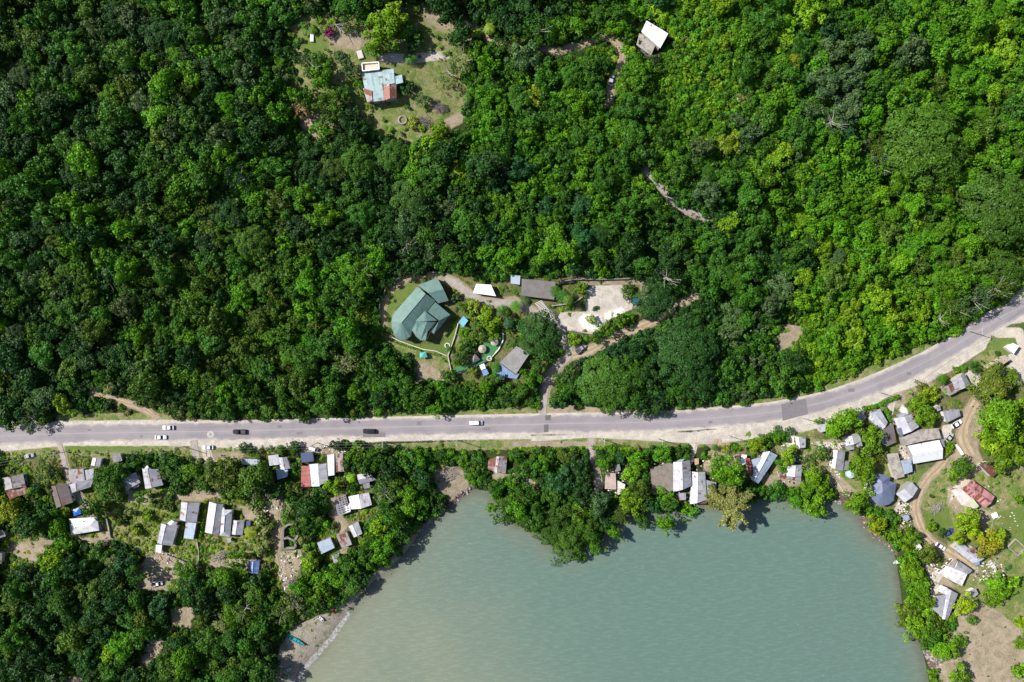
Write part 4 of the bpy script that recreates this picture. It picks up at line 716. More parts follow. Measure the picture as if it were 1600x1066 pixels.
# ruin
def ruin(label, walls, h=1.6, th=.5, mat=STONE, name='ruin', cat='ruin', at_=None):
    c = walls[0][0]; bx, by, bz = G(*c); root = empty(name, (bx, by, bz)); tag(root, label, cat)
    for pts in walls:
        for i in range(len(pts) - 1):
            a, b_ = G(*pts[i]), G(*pts[i + 1]); d = math.hypot(b_[0] - a[0], b_[1] - a[1]); n = max(1, int(d / 2.2))
            mb = MB()
            for k in range(n):
                t0 = (k + .5) / n; hh = h * HR.uniform(.75, 1.12); x, y = lerp(a[0], b_[0], t0), lerp(a[1], b_[1], t0)
                mb.box((x, y, hz(x, y) + hh / 2 - .2), (d / n + .012 * k, th * HR.uniform(.85, 1.2), hh + .4), math.atan2(b_[1] - a[1], b_[0] - a[0]))
            child(mb.build('wall', mat), root)
    return root
ruin('roofless dark stone ruin with plants growing inside, beside the footpath', [[(445,824),(452,818),(460,817),(467,822),(468,834),(463,843),(464,853)], [(445,824),(444,840),(445,854)], [(444,840),(453,838),(463,843)], [(445,855),(464,854)]], 2.4, .75); LAND.append(('stone ruin', 455, 836))
ruin('pale rectangular house foundation open to the sky at the right edge', [[(1573,854),(1586,842),(1601,856),(1590,868),(1573,854)]], .7, .4, CONC, 'foundation', 'foundation'); LAND.append(('open foundation', 1587, 855))

# ---------------------------------------------------------------- walls, hedges lines, slabs
def gwall(label, pts, h, th, mat, name='garden_wall', cat='wall'):
    P = []
    for i in range(len(pts) - 1):
        a, b_ = G(*pts[i]), G(*pts[i + 1]); n = max(1, int(math.hypot(b_[0] - a[0], b_[1] - a[1]) / 2.0))
        for k in range(n): P.append((lerp(a[0], b_[0], k / n), lerp(a[1], b_[1], k / n)))
    P.append(G(*pts[-1])[:2]); mb = MB(); L = []
    for i, p in enumerate(P):
        q, r = P[max(i - 1, 0)], P[min(i + 1, len(P) - 1)]; dx, dy = r[0] - q[0], r[1] - q[1]; l = math.hypot(dx, dy); nx_, ny_ = -dy / l * th / 2, dx / l * th / 2; z = hz(*p)
        L.append([(p[0] + nx_, p[1] + ny_, z - .4), (p[0] - nx_, p[1] - ny_, z - .4), (p[0] - nx_, p[1] - ny_, z + h), (p[0] + nx_, p[1] + ny_, z + h)])
    for i in range(len(L) - 1):
        for k in range(4): m = (k + 1) % 4; mb.poly([L[i][k], L[i + 1][k], L[i + 1][m], L[i][m]])
    mb.poly(L[0]); mb.poly(L[-1][::-1]); return tag(mb.build(name, mat), label, cat)
gwall('curved pale retaining wall along the lower lawn of the green roofed villa', [(612,527),(625,533),(644,540),(662,546),(682,549),(698,556)], .7, .28, CONCP)
gwall('garden wall running down from the villa lawn to the turf terrace', [(716,505),(711,525),(704,545),(700,556),(703,570),(706,584)], .8, .28, CONCP)
gwall('curved white edge wall around the green turf terrace', [(706,584),(715,583),(735,576),(755,568),(768,558),(779,546),(786,532),(786,520)], .8, .35, WHITEP)
gwall('long retaining wall above the white limestone yard', [(875,440),(900,437),(940,437),(975,436),(1005,433)], 1.3, .4, CONCB, 'retaining_wall')
gwall('short curved wall left of the white limestone yard', [(862,478),(880,476),(898,473),(910,464)], 1.0, .4, CONC)
gwall('low kerb wall on the lower edge of the limestone yard', [(892,516),(908,519),(926,522)], .7, .5, CONC)
gwall('curved retaining wall behind the green roofed villa', [(682,426),(655,426),(625,434),(604,450),(594,476),(592,506)], 1.5, .35, CONCD, 'retaining_wall')  # dark concrete here stands in for the tree shade on this wall
gwall('thin wall around the yard of the lean-to house', [(262,866),(280,873),(300,881),(312,883)], 1.0, .3, CONCD)
gwall('wall on the right side of the two stage house yard', [(309,846),(312,862),(311,883)], 1.0, .3, CONC)
gwall('wall along the right side of the white hipped house yard', [(168,810),(171,822),(174,840)], 1.1, .5, CONC)
gwall('pale edge wall of the slate blue house yard', [(1358,745),(1353,760),(1349,775),(1356,785),(1368,793)], .8, .35, WHITEP)
gwall('white boundary wall beside the dirt lane above the rust roofed shed', [(1492,695),(1498,702),(1503,710)], 1.0, .8, WHITEP)
gwall('pale garden kerb looping round the water tank', [(1303,745),(1312,760),(1320,772),(1333,777)], .3, .3, CONCP)
# turf terrace, blue patio
def flatpoly(name, label, cat, pts, up, mat, kind=None, th=.25):
    P = [G(*p) for p in pts]; z = max(p[2] for p in P) + up; q = [at(px, py, z) for px, py in pts]; mb = MB()
    mb.poly(q if (q[1] - q[0]).cross(q[2] - q[1]).z > 0 else q[::-1]); 
    for i in range(len(q)): j = (i + 1) % len(q); mb.poly([q[i], q[j], (q[j].x, q[j].y, z - 1.8), (q[i].x, q[i].y, z - 1.8)])
    o = mb.build(name, mat); tag(o, label, cat, kind=kind); FOOT.append(pts); return z
TURF = plain('artificial_turf', (.05, .17, .06), rough=.95, var=.12)
zt1 = flatpoly('turf_terrace', 'long curved terrace of bright green turf with umbrellas', 'terrace', [(709,576),(722,570),(735,566),(748,562),(758,556),(752,548),(757,534),(767,528),(780,524),(786,532),(779,546),(768,557),(755,567),(735,575),(715,581),(708,583)], .15, TURF)
LAND.append(('turf terrace', 752, 556))
zt2 = flatpoly('patio', 'blue painted patio wrapping below the grey flat roofed house', 'patio', [(773,580),(781,568),(806,586),(812,584),(807,592),(789,590),(776,590)], .15, plain('blue_floor', (.16, .24, .37), var=.25))
def canopy(name, label, cat, quad, h, mat, rise=0.0):
    P = [G(*p) for p in quad]; z = sum(p[2] for p in P) / 4 + h; q = [at(px, py, z) for px, py in quad]; c = sum(q, Vector()) / 4
    root = empty(name, (c.x, c.y, z - h)); tag(root, label, cat); mb = MB()
    if rise: 
        for i in range(4): mb.slab([q[i], q[(i + 1) % 4], c + Vector((0, 0, rise))], .05)
    else: mb.slab(q, .05)
    child(mb.build('sheet', mat), root)
    for p in q: p2 = lerp(p, c, .12); t = MB(); t.tube([(p2.x, p2.y, z - h - .3), (p2.x, p2.y, z - .06)], .05, 5); child(t.build('post', GALV), root)
    FOOT.append(quad); return root
canopy('canopy', 'blue tarp canopy at the foot of the patio', 'canopy', [(772,584),(789,584),(788,594),(773,593)], 2.2, BLUEPALE)
canopy('canopy', 'bright white canopy beside the yellow bush', 'canopy', [(749,571),(756,568),(759,576),(752,578)], 2.3, WHITEP)
canopy('canopy', 'small blue canopy just below the white canopy', 'canopy', [(752,579),(760,576),(764,584),(756,588)], 2.1, BLUEPALE)
canopy('tarp', 'crumpled bright blue tarp above the white hipped house', 'tarp', [(113,797),(124,793),(127,803),(115,807)], 1.2, BLUETARP, .4); LAND.append(('blue tarp', 120, 800))
canopy('canopy', 'blue tarp shelter at the right end of the limestone yard', 'canopy', [(989,467),(997,465),(998,474),(990,475)], 2.0, BLUETARP)
canopy('gazebo', 'square peaked gazebo on the turf terrace', 'gazebo', [(733,560),(742,552),(750,562),(739,568)], 2.4, plain('grey_thatch', (.25, .22, .20)), 1.3)
canopy('playground_frame', 'teal play canopy on the grass below the green roofed villa', 'playground', [(656,551),(665,550),(668,558),(656,560)], 1.8, plain('teal_canvas', (.08, .35, .33)), .5)
def umbrella(px, py, r, label, mat):
    x, y, z = G(px, py, 2.2); root = empty('sun_umbrella', (x, y, z)); tag(root, label, 'umbrella', 'round thatched umbrellas on the turf terrace'); n = 14; mb = MB()
    x, y = at(px, py, z + 2.4).xy
    for k in range(n):
        a0, a1 = 2 * math.pi * k / n, 2 * math.pi * (k + 1) / n; mb.slab([(x + r * math.cos(a0), y + r * math.sin(a0), z + 2.1), (x + r * math.cos(a1), y + r * math.sin(a1), z + 2.1), (x, y, z + 2.9)], .08)
    child(mb.build('canopy', mat), root); t = MB(); t.tube([(x, y, z - .2), (x, y, z + 2.8)], .06, 6); child(t.build('pole', WOODM), root); FOOT.append([(px - 5, py - 5), (px + 5, py - 5), (px + 5, py + 5), (px - 5, py + 5)])
TH = plain('pale_thatch', (.34, .30, .26), var=.3, scale=4)
umbrella(753.5, 545.5, 1.55, 'round thatched umbrella on the turf, left and lower of the two', TH); umbrella(772.5, 534.5, 1.5, 'round thatched umbrella on the turf, upper right of the two', TH)
# ribbed ramp
def ramp():
    a0, a1 = G(835, 474), G(846, 469); b0, b1 = G(858, 503), G(868, 497); root = empty('concrete_ramp', (a0[0], a0[1], a0[2])); tag(root, 'ribbed concrete ramp of pale bars beside the limestone yard', 'ramp')
    FOOT.append([(833,474),(846,467),(870,497),(858,505)]); mb = MB(); zz = [p[2] + .12 for p in (a0, a1, b1, b0)]
    mb.slab([(p[0], p[1], z) for p, z in zip((a0, a1, b1, b0), zz)], .3); child(mb.build('base', CONCD), root)
    for k in range(16):
        t = (k + .5) / 16; p = Vector([lerp(a0[i], b0[i], t) for i in range(3)]); q = Vector([lerp(a1[i], b1[i], t) for i in range(3)]); m = (p + q) / 2; d = q - p
        r = MB(); r.box((m.x, m.y, m.z + .2), (d.length, .28, .14), math.atan2(d.y, d.x)); child(r.build('bar', CONCP), root)
ramp()
def slab(label, px, py, lx, ly, h, rz, mat, name='tomb_slab', cat='slab'):
    x, y, z = G(px, py); mb = MB(); mb.box((x, y, z + h / 2 - .1), (lx, ly, h + .2), rz); mb.box((x, y, z + h + .05), (lx * .86, ly * .86, .1), rz); tag(mb.build(name, mat), label, cat); FOOT.append([(px - 5, py - 5), (px + 5, py - 5), (px + 5, py + 5), (px - 5, py + 5)])
slab('bright white upright tomb slab on the grass of the clearing', 488, 60, 1.3, 2.7, .6, -.05, WHITEP)
slab('grey tomb slab tilted to the right near the terrace', 563, 86, 2.0, 3.0, .5, .3, CONCP)
slab('small square pale slab near the tall yellow green tree', 566, 34, 1.9, 1.9, .5, .2, CONCP)
slab('small pale concrete box right of the faded red house', 1553, 805, 2.0, 1.8, 1.0, .4, WHITEP, 'water_box', 'box')
def ring(label, px, py, r, h, mat, name='stone_ring', cat='stone ring', th=.45):
    x, y, z = G(px, py); n = 18; mb = MB()
    for k in range(n):
        a = 2 * math.pi * (k + .5) / n; mb.box((x + r * math.cos(a), y + r * math.sin(a), z + h / 2 - .1), (2 * math.pi * r / n * .93, th, h + .2), a + math.pi / 2)
    tag(mb.build(name, mat), label, cat)
ring('round stone ring on the grass below the clearing house', 629, 188, 1.45, .6, CONC); ring('white oval ring on the lawn corner of the villa', 699, 540, .9, .4, WHITEP, th=.25); ring('pale round ring at the edge of the turf terrace', 764.5, 560, .85, 1.2, CONCP, th=.4)
def tank():
    x, y, z = G(1329, 741, 1.5); root = empty('water_tank', (x, y, z)); tag(root, 'round pale blue water tank below the white strip house', 'tank'); mb = MB(); n = 20
    prof = [(1.6, -.2), (1.6, 1.9), (1.45, 2.15), (.8, 2.35), (.3, 2.42)]
    for i in range(len(prof) - 1):
        for k in range(n):
            a0, a1 = 2 * math.pi * k / n, 2 * math.pi * (k + 1) / n; (r0, z0), (r1, z1) = prof[i], prof[i + 1]
            mb.poly([(x + r0 * math.cos(a0), y + r0 * math.sin(a0), z + z0), (x + r0 * math.cos(a1), y + r0 * math.sin(a1), z + z0), (x + r1 * math.cos(a1), y + r1 * math.sin(a1), z + z1), (x + r1 * math.cos(a0), y + r1 * math.sin(a0), z + z1)])
    child(mb.build('body', plain('tank_blue', (.38, .45, .50))), root); t = MB(); t.tube([(x, y, z + 2.35), (x, y, z + 2.55)], .32, 12); child(t.build('lid', plain('tank_lid', (.2, .28, .32))), root); FOOT.append([(1323,735),(1335,735),(1335,747),(1323,747)])
tank()

# ---------------------------------------------------------------- vehicles
def carpaint(n, c): return plain('car_paint_' + n, c, rough=.22, metal=0.1, var=.02, spec=.6)
LAMP = plain('lamp_glass', (.6, .6, .58), rough=.15); TAIL = plain('tail_glass', (.35, .02, .02), rough=.2)
def loft(mb, secs, m=0):
    """secs: (x, half width, z low, z high, half width at the top)"""
    R = [[(x, -w0, zl), (x, w0, zl), (x, wt_, zh), (x, -wt_, zh)] for x, w0, zl, zh, wt_ in secs]
    for i in range(len(R) - 1):
        for k in range(4): l = (k + 1) % 4; mb.poly([R[i][k], R[i][l], R[i + 1][l], R[i + 1][k]], m=m)
    mb.poly(R[0][::-1], m=m); mb.poly(R[-1], m=m)
def car(label, px, py, deg, paint, L=4.4, W_=1.75, kind='car', name='car', grp=None, cat='car', bed=None):
    x, y, z = G(px, py); z += .1; root = empty(name, (x, y, z), math.radians(deg)); tag(root, label, cat, grp); h = L / 2; w0 = W_ / 2
    van = kind == 'van'; pick = kind == 'pickup'; hi = {'car': 1.42, 'van': 1.95, 'pickup': 1.7, 'suv': 1.72}[kind]; bl = {'car': .85, 'van': 1.0, 'pickup': .98, 'suv': 1.0}[kind]
    b = MB(); loft(b, [(-h, w0 * .86, .35, bl - .12, w0 * .8), (-h + .15, w0 * .97, .25, bl - .02, w0 * .9), (-h * .5, w0, .22, bl, w0 * .94), (h * .35, w0, .22, bl, w0 * .94), (h * .8, w0 * .96, .25, bl - .12, w0 * .86), (h - .05, w0 * .82, .33, bl - .28, w0 * .7)]); b.build('body', paint, root)
    if van: cab = (-h * .95, -h * .9, h * .42, h * .68)
    elif pick: cab = (-h * .08, h * .0, h * .38, h * .6)
    elif kind == 'suv': cab = (-h * .92, -h * .8, h * .18, h * .46)
    else: cab = (-h * .82, -h * .48, h * .08, h * .44)
    a0, a1, a2, a3 = cab
    g = MB(); loft(g, [(a0, w0 * .88, bl - .06, bl, w0 * .88), (a1, w0 * .9, bl - .06, hi - .05, w0 * .74), (a2, w0 * .9, bl - .06, hi - .05, w0 * .74), (a3, w0 * .88, bl - .1, bl - .02, w0 * .86)]); g.build('window', GLASS, root)
    r = MB(); loft(r, [(a1 - .03, w0 * .72, hi - .05, hi - .01, w0 * .68), ((a1 + a2) / 2, w0 * .78, hi - .07, hi + .03, w0 * .70), (a2 + .03, w0 * .72, hi - .05, hi - .01, w0 * .68)]); r.build('roof', paint, root)
    if pick:
        t = MB(); t.box((-h * .53, 0, bl + .02), (h * .78, W_ * .78, .06)); t.build('bed', plain('pickup_bed', (.05, .05, .055)), root)
        for sy in (-1, 1): t = MB(); t.box((-h * .53, sy * w0 * .86, bl + .15), (h * .84, .12, .3)); t.build('bed_side', paint, root)
    for sx in (-h * .62, h * .62):
        for sy in (-1, 1):
            t = MB(); t.tube([(sx, sy * (w0 - .2), .32), (sx, sy * (w0 + .01), .32)], .32, 12); wh = t.build('wheel', RUBBER, root); t = MB(); t.tube([(sx, sy * (w0 - .1), .32), (sx, sy * (w0 + .03), .32)], .18, 8); o = t.build('rim', RIMM, wh)
    for sy in (-1, 1):
        t = MB(); t.box((h - .1, sy * w0 * .58, bl - .34), (.16, .36, .14)); t.build('headlight', LAMP, root); t = MB(); t.box((-h + .03, sy * w0 * .68, bl - .22), (.08, .28, .16)); t.build('taillight', TAIL, root)
    r_ = 7; FOOT.append([(px - r_, py - r_), (px + r_, py - r_), (px + r_, py + r_), (px - r_, py + r_)]); return root
PW, PB, PG, PD = carpaint('white', (.78, .78, .79)), carpaint('black', (.02, .02, .025)), carpaint('grey', (.28, .28, .30)), carpaint('plum', (.035, .02, .028)); PBL = carpaint('blue', (.04, .08, .2)); PS = carpaint('silver', (.42, .43, .45))
grp = 'cars driving on the main road'
car('white car in the upper lane at the left end of the road', 264, 668, 180, PW, grp=grp); car('white car in the lower lane at the left end of the road', 252.5, 683, 0, PW, grp=grp)
car('dark plum pickup on the road right of the pale round scuff', 375, 674.5, 180, PD, 5.3, 1.85, 'pickup', 'pickup_truck', grp, 'pickup'); car('dark estate car on the road, middle of the picture left', 577, 673.5, 180, PB, 4.9, 1.8, 'suv', 'car', grp)
car('white van alone on the road right of the dark estate car', 744, 660.3, 0, PW, 5.0, 1.8, 'van', 'van', grp, 'van'); car('white car parked on the pale drive just below the road', 326, 699, 180, PW, 4.2, 1.7)
car('small white car parked on the grass at the far left below the road', 47.5, 712, 15, PS, 3.6, 1.6); car('grey pickup parked where the dirt track meets the estate drive', 907, 545, 38, PG, 4.9, 1.8, 'pickup', 'pickup_truck', cat='pickup')
car('white car parked beside the shallow roofed house in the right village', 1493.5, 662, 32, PW, 4.6, 1.8); car('white car parked on the lower bend of the village dirt road', 1468.5, 853.5, -33, PW, 4.2, 1.75)
car('dark blue car half under bushes near the village dirt road', 1480, 831, 33, PBL, 4.4, 1.75); car('pale blue car on the hill track among the trees', 955, 126, 78, PS, 4.3, 1.7); 
car('black car parked at the right end of the long dark flat building', 881, 440.5, 10, PB, 4.0, 1.7); car('black car, the right one of two above the banana plants', 896, 440, 5, PB, 3.8, 1.7)
car('white van parked under the trees above the red roofed house', 491, 701, -18, PW, 3.6, 1.6, 'van', 'van', cat='van'); car('pale car on blocks in the yard below the parked white car', 1482, 683, 50, PS, 4.0, 1.7)
car('blue car in the shade at the edge of the several sheet house', 1243, 718, 95, PBL, 4.0, 1.7)
car('white pickup parked on bare soil by the dark trees at lower left', 247, 911, 8, PW, 4.2, 1.7, 'pickup', 'pickup_truck', cat='pickup')

# ---------------------------------------------------------------- boats
def boat(label, px, py, deg, L, W_, hullm, inm, z=None, motor=False, name='boat', grp=None):
    x, y, gz = G(px, py); z0 = (max(gz, 0) if z is None else z); root = empty(name, (x, y, z0), math.radians(deg)); tag(root, label, 'boat', grp); n = 12; hl = L / 2; mb = MB(); R = []
    for i in range(n + 1):
        t = i / n; xx = -hl + L * t; w = W_ / 2 * (1 - max(0, (t - .45) / .55) ** 2.2) * (.82 + .18 * min(1, t / .2)) + .02; sh = .55 + .25 * t * t
        R.append([(xx, -w, sh), (xx, -w * .75, .12), (xx, 0, 0), (xx, w * .75, .12), (xx, w, sh), (xx, w * .86, sh), (xx, w * .6, .22), (xx, 0, .16), (xx, -w * .6, .22), (xx, -w * .86, sh)])
    hb, ib = MB(), MB()
    for i in range(n):
        for k in range(10):
            l = (k + 1) % 10; (ib if 5 <= k <= 8 else hb).poly([R[i][k], R[i + 1][k], R[i + 1][l], R[i][l]])
    hb.poly(R[0]); hb.build('hull', hullm, root); ib.build('inner_deck', inm, root)
    for t in (.25, .5, .72):
        i = int(t * n); xx = R[i][0][0]; w = R[i][4][1] * .86; s = MB(); s.box((xx, 0, .42), (.28, 2 * w, .06)); s.build('seat', hullm, root)
    if motor: m = MB(); m.box((-hl - .15, 0, .55), (.4, .35, .7)); m.build('outboard_motor', RUBBER, root)
    return root
boat('white open boat moored at the right shore of the bay', 1405, 876.5, 205, 4.9, 1.6, WHITEP, plain('boat_grey', (.42, .48, .52)), z=-.05, motor=True)
boat('long blue green canoe pulled up on the left beach', 463, 1000, -29, 8.6, 1.5, plain('canoe_blue', (.02, .22, .36), rough=.35), plain('canoe_green', (.03, .24, .22)), motor=False)
boat('small white dinghy with a dark inside on the left beach', 502, 966.5, -38, 2.9, 1.2, WHITEP, plain('dinghy_dark', (.12, .12, .13)))
boat('pale rowing boat lying in shade at the bottom of the left beach', 452.5, 1045.5, 22, 2.8, 1.1, WHITEP, plain('boat_sand', (.25, .23, .2)))
boat('small red boat under the bushes at the top of the left beach', 523, 954, 40, 2.6, 1.2, plain('boat_red', (.32, .05, .04)), plain('boat_red_inside', (.18, .04, .04)))
boat('upturned looking white canoe on dry ground below the one rust sheet house', 1550, 884, -52, 4.3, 1.4, WHITEP, plain('boat_tan', (.35, .3, .26)))

# ---------------------------------------------------------------- power line
POLEM = plain('pole_wood', (.42, .39, .35)); POLES = []
def pole(px, py, label, hgt=9.5, ang=90, lamp=False):
    x, y, z = G(px, py, hgt); x, y = at(px, py, z + hgt).xy; z = hz(x, y); root = empty('power_pole', (x, y, z)); tag(root, label, 'power pole', 'power poles of the line below the road')
    a = MB(); a.tube([(0, 0, -.5), (0, 0, hgt)], [.17, .11], 8); a.build('pole', POLEM, root); c = MB(); c.box((0, 0, hgt - .5), (.14, 2.2, .14), math.radians(ang - 90)); c.build('crossarm', POLEM, root)
    for k in (-1, 0, 1):
        i = MB(); i.tube([(-.95 * k * math.sin(math.radians(ang - 90)), .95 * k * math.cos(math.radians(ang - 90)), hgt - .43), (-.95 * k * math.sin(math.radians(ang - 90)), .95 * k * math.cos(math.radians(ang - 90)), hgt - .15)], .06, 6); i.build('insulator', WHITEP, root)
    if lamp: l = MB(); l.tube([(0, 0, hgt - 1.2), (-1.6, .4, hgt - .7)], .05, 5); l.box((-1.8, .45, hgt - .7), (.7, .25, .15)); l.build('lamp', PS, root)
    POLES.append((x, y, z + hgt - .3)); return root
for px, py, lb, lm in ((-30, 728, None, 0), (82, 711, 'power pole beside the concrete path at far left', 0), (271, 703, 'power pole above the dormer house among thin lines', 0), (364, 702, 'power pole by the verge above the low bluish shed', 0), (486, 697, 'leaning looking power pole above the red roofed house', 0), (597, 695, 'power pole on the verge above the lone grey cottage', 0),
    (712.5, 693, 'bare white topped power pole above the head of the bay', 0), (945, 691, 'power pole with a lamp at the lane to the water', 1), (1035, 690.5, 'dark topped power pole above the brown flat roof', 0), (1147, 685, 'power pole with a lamp above the rusty red house', 1), (1262, 655, 'power pole on the pale verge above the plain square house', 0), (1390, 615, 'power pole on the pale verge above the hedge side house', 0), (1536, 517, 'power pole where the road passes the grass island', 0), (1640, 440, None, 0)):
    pole(px, py, lb or ('power pole just outside the left edge of the picture' if px < 0 else 'power pole just outside the right edge of the picture'), lamp=lm)
WIREM = plain('wire', (.20, .20, .21), rough=.5)
for i in range(len(POLES) - 1):
    a, b_ = Vector(POLES[i]), Vector(POLES[i + 1]); d = (b_ - a).normalized(); n = Vector((-d.y, d.x, 0)); mb = MB()
    for off, dz in ((-.95, 0), (0, 0), (.95, 0), (0, -1.6)):
        pts = []
        for k in range(11):
            t = k / 10; p = lerp(a, b_, t) + n * off; p.z += dz - 4 * t * (1 - t) * (a - b_).length * .02; pts.append(p)
        mb.tube(pts, .02, 4, cap=False)
    o = mb.build('power_line', WIREM); PN = ['left edge', 'concrete path', 'dormer house', 'low bluish shed', 'red roofed house', 'lone grey cottage', 'head of the bay', 'lane to the water', 'brown flat roof', 'rusty red house', 'plain square house', 'hedge side house', 'grass island', 'right edge']; tag(o, f'wires from the {PN[i]} pole to the {PN[i + 1]} pole', 'power line', 'spans of the roadside power line')
# ---------------------------------------------------------------- trees
COL = {'d': (.021,.070,.011), 'm': (.040,.126,.009), 'b': (.072,.205,.006), 'l': (.130,.268,.007), 'o': (.066,.130,.013), 'g': (.062,.118,.036), 'y': (.17,.25,.014), 'f': (.046,.112,.009),
       't': (.024,.092,.024), 'p': (.22,.03,.10), 'k': (.16,.20,.06), 'r': (.20,.11,.06)}
CNAME = {'f': 'deep green', 'd': 'dark green', 'm': 'mid green', 'b': 'bright green', 'l': 'lime green', 'o': 'olive green', 'g': 'grey green', 'y': 'yellow green', 't': 'blue green', 'p': 'magenta', 'k': 'dry tan', 'r': 'reddish brown'}
def card_mesh(P, Nrm, size, rng, v, y, long=1.5):
    n = len(P); up = Nrm / (np.linalg.norm(Nrm, axis=1, keepdims=True) + 1e-9); r = rng.normal(size=(n, 3)); a = np.cross(up, r); a /= np.linalg.norm(a, axis=1, keepdims=True) + 1e-9; b = np.cross(up, a)
    s = size * rng.uniform(.65, 1.35, (n, 1)); A = a * s * long * .5; B = b * s * .5; bend = up * s * .12
    V = np.stack([P - A - bend, P + B * rng.uniform(.7, 1.2, (n, 1)) + A * .15, P + A - bend, P - B * rng.uniform(.7, 1.2, (n, 1)) + A * .1], 1).reshape(-1, 3)
    F = np.arange(4 * n).reshape(n, 4); c = np.stack([np.repeat(v, 4), np.repeat(y, 4), np.zeros(4 * n), np.ones(4 * n)], -1); return V, F, c
def lobes_cards(Cn, Rl, rng, size, dens, zlim=-.35, jit=.55, ysc=1.0):
    Ps, Ns, v, y = [], [], [], []
    for c, r in zip(Cn, Rl):
        n = max(6, int(dens * 2 * math.pi * r * r * 1.25 / (size * size * .75))); d = rng.normal(size=(n * 2, 3)); d /= np.linalg.norm(d, axis=1, keepdims=True); d = d[d[:, 2] > zlim][:n]
        rad = r * rng.uniform(.78, 1.10, (len(d), 1)) * (1 + .16 * np.sin(d[:, :1] * 5 + c[0] * 3) * np.cos(d[:, 1:2] * 6 + c[1]))
        Ps.append(c + d * rad * np.array([1, 1, .8])); Ns.append(d + np.array([0, 0, .35]) + rng.normal(size=d.shape) * jit)
        lv = rng.uniform(0, 1); v.append(np.clip(.55 * lv + .45 * rng.uniform(0, 1, len(d)), 0, 1)); y.append(np.clip(rng.uniform(-.5, 1.0) * .5 + rng.uniform(-.3, .5, len(d)), 0, 1) * ysc)
    return np.concatenate(Ps), np.concatenate(Ns), np.concatenate(v), np.concatenate(y)
def crown_arrays(style, R, th, seed, leaf=.46, dens=1.0):
    rng = np.random.default_rng(seed)
    if style in 'BU':
        n = int(12 + R * 3.6) if style == 'B' else 7; ph = rng.uniform(0, 6.28, 4)
        Cn, Rl = [], []
        for i in range(n):
            a = rng.uniform(0, 6.283); t = math.sqrt(rng.uniform(0, 1)); lim = 1 + .2 * math.sin(2 * a + ph[0]) + .16 * math.sin(3 * a + ph[1]) + .1 * math.sin(5 * a + ph[2]); rl = R * rng.uniform(.13, .33) * (1.1 - .25 * t)
            if style == 'U': rl = R * rng.uniform(.3, .5)
            rr = t * (R * lim - rl * .8); z = R * .62 * math.sqrt(max(0, 1 - (t * .93) ** 2)) * rng.uniform(.5, 1.25) + rng.uniform(-.15, .2) * R * .5
            Cn.append((rr * math.cos(a), rr * math.sin(a), th + z)); Rl.append(rl)
        P, Nn, v, y = lobes_cards(np.array(Cn), Rl, rng, leaf, dens)
        # inner leaves close the heart of the crown
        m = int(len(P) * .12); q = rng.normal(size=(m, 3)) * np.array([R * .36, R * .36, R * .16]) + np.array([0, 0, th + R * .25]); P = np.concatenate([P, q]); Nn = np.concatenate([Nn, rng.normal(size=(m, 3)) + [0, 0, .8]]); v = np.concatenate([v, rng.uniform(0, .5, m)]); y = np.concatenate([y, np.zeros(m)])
        return card_mesh(P, Nn, leaf, rng, v, y)
    if style == 'F':   # wide feathery umbrella crown: many low tufts on a gentle dome
        ph = rng.uniform(0, 6.28, 6); m = int(3.1416 * R * R * 2.1 / (leaf * leaf * .5)); a = rng.uniform(0, 6.283, m); t = np.sqrt(rng.uniform(0, 1, m)); lim = 1 + .11 * np.sin(2 * a + ph[0]) + .09 * np.sin(5 * a + ph[1]) + .07 * np.sin(9 * a + ph[2])
        x, y_ = R * lim * t * np.cos(a), R * lim * t * np.sin(a); bump = np.full(m, -1.3)
        for _ in range(int(1.5 * R * R / 1.6)):
            ca, ct, lr = rng.uniform(0, 6.283), math.sqrt(rng.uniform(0, 1)) * R, rng.uniform(.7, 2.1) * (R / 8) ** .4; d2 = ((x - ct * math.cos(ca)) ** 2 + (y_ - ct * math.sin(ca)) ** 2) / (lr * lr); bump = np.maximum(bump, np.where(d2 < 1, 1.9 * np.sqrt(np.clip(1 - d2, 0, 1)) * lr / 1.6 - 1.0 + rng.uniform(-.35, .35), -1.3))
        z = th + R * .34 * (1 - t ** 2.0) + R * .1 + bump * .62 * (R / 8) ** .5 - rng.exponential(.22, m); P = np.stack([x, y_, z], -1); P[bump < -1.25, 2] -= R * .16
        Nn = np.stack([x / R * .55, y_ / R * .55, np.full(m, 1.0)], -1) + rng.normal(size=(m, 3)) * .45
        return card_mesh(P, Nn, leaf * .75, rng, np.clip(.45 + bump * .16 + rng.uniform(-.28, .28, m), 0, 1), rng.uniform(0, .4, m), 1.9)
    if style == 'C':   # drooping feathery plumes
        P, Nn, v, y = [], [], [], []; nb = 46
        for i in range(nb):
            a = rng.uniform(0, 6.283); L = R * rng.uniform(.45, 1.05); z0 = th + R * rng.uniform(.1, .95) * (1 - .5 * L / R); lv = rng.uniform(0, 1); m = int(L * 42)
            t = rng.uniform(.08, 1, m) ** .8; c = np.stack([np.cos(a) * L * t, np.sin(a) * L * t, z0 + R * .15 * t - R * .22 * t * t], -1) + rng.normal(size=(m, 3)) * np.array([.30, .30, .22]) * (1.25 - .6 * t[:, None]) * R / 6
            P.append(c); Nn.append(rng.normal(size=(m, 3)) * .8 + [0, 0, 1]); v.append(np.clip(.5 * lv + rng.uniform(0, .6, m), 0, 1)); y.append(rng.uniform(.2, 1, m))
        return card_mesh(np.concatenate(P), np.concatenate(Nn), leaf * .6, rng, np.concatenate(v), np.concatenate(y), 3.0)
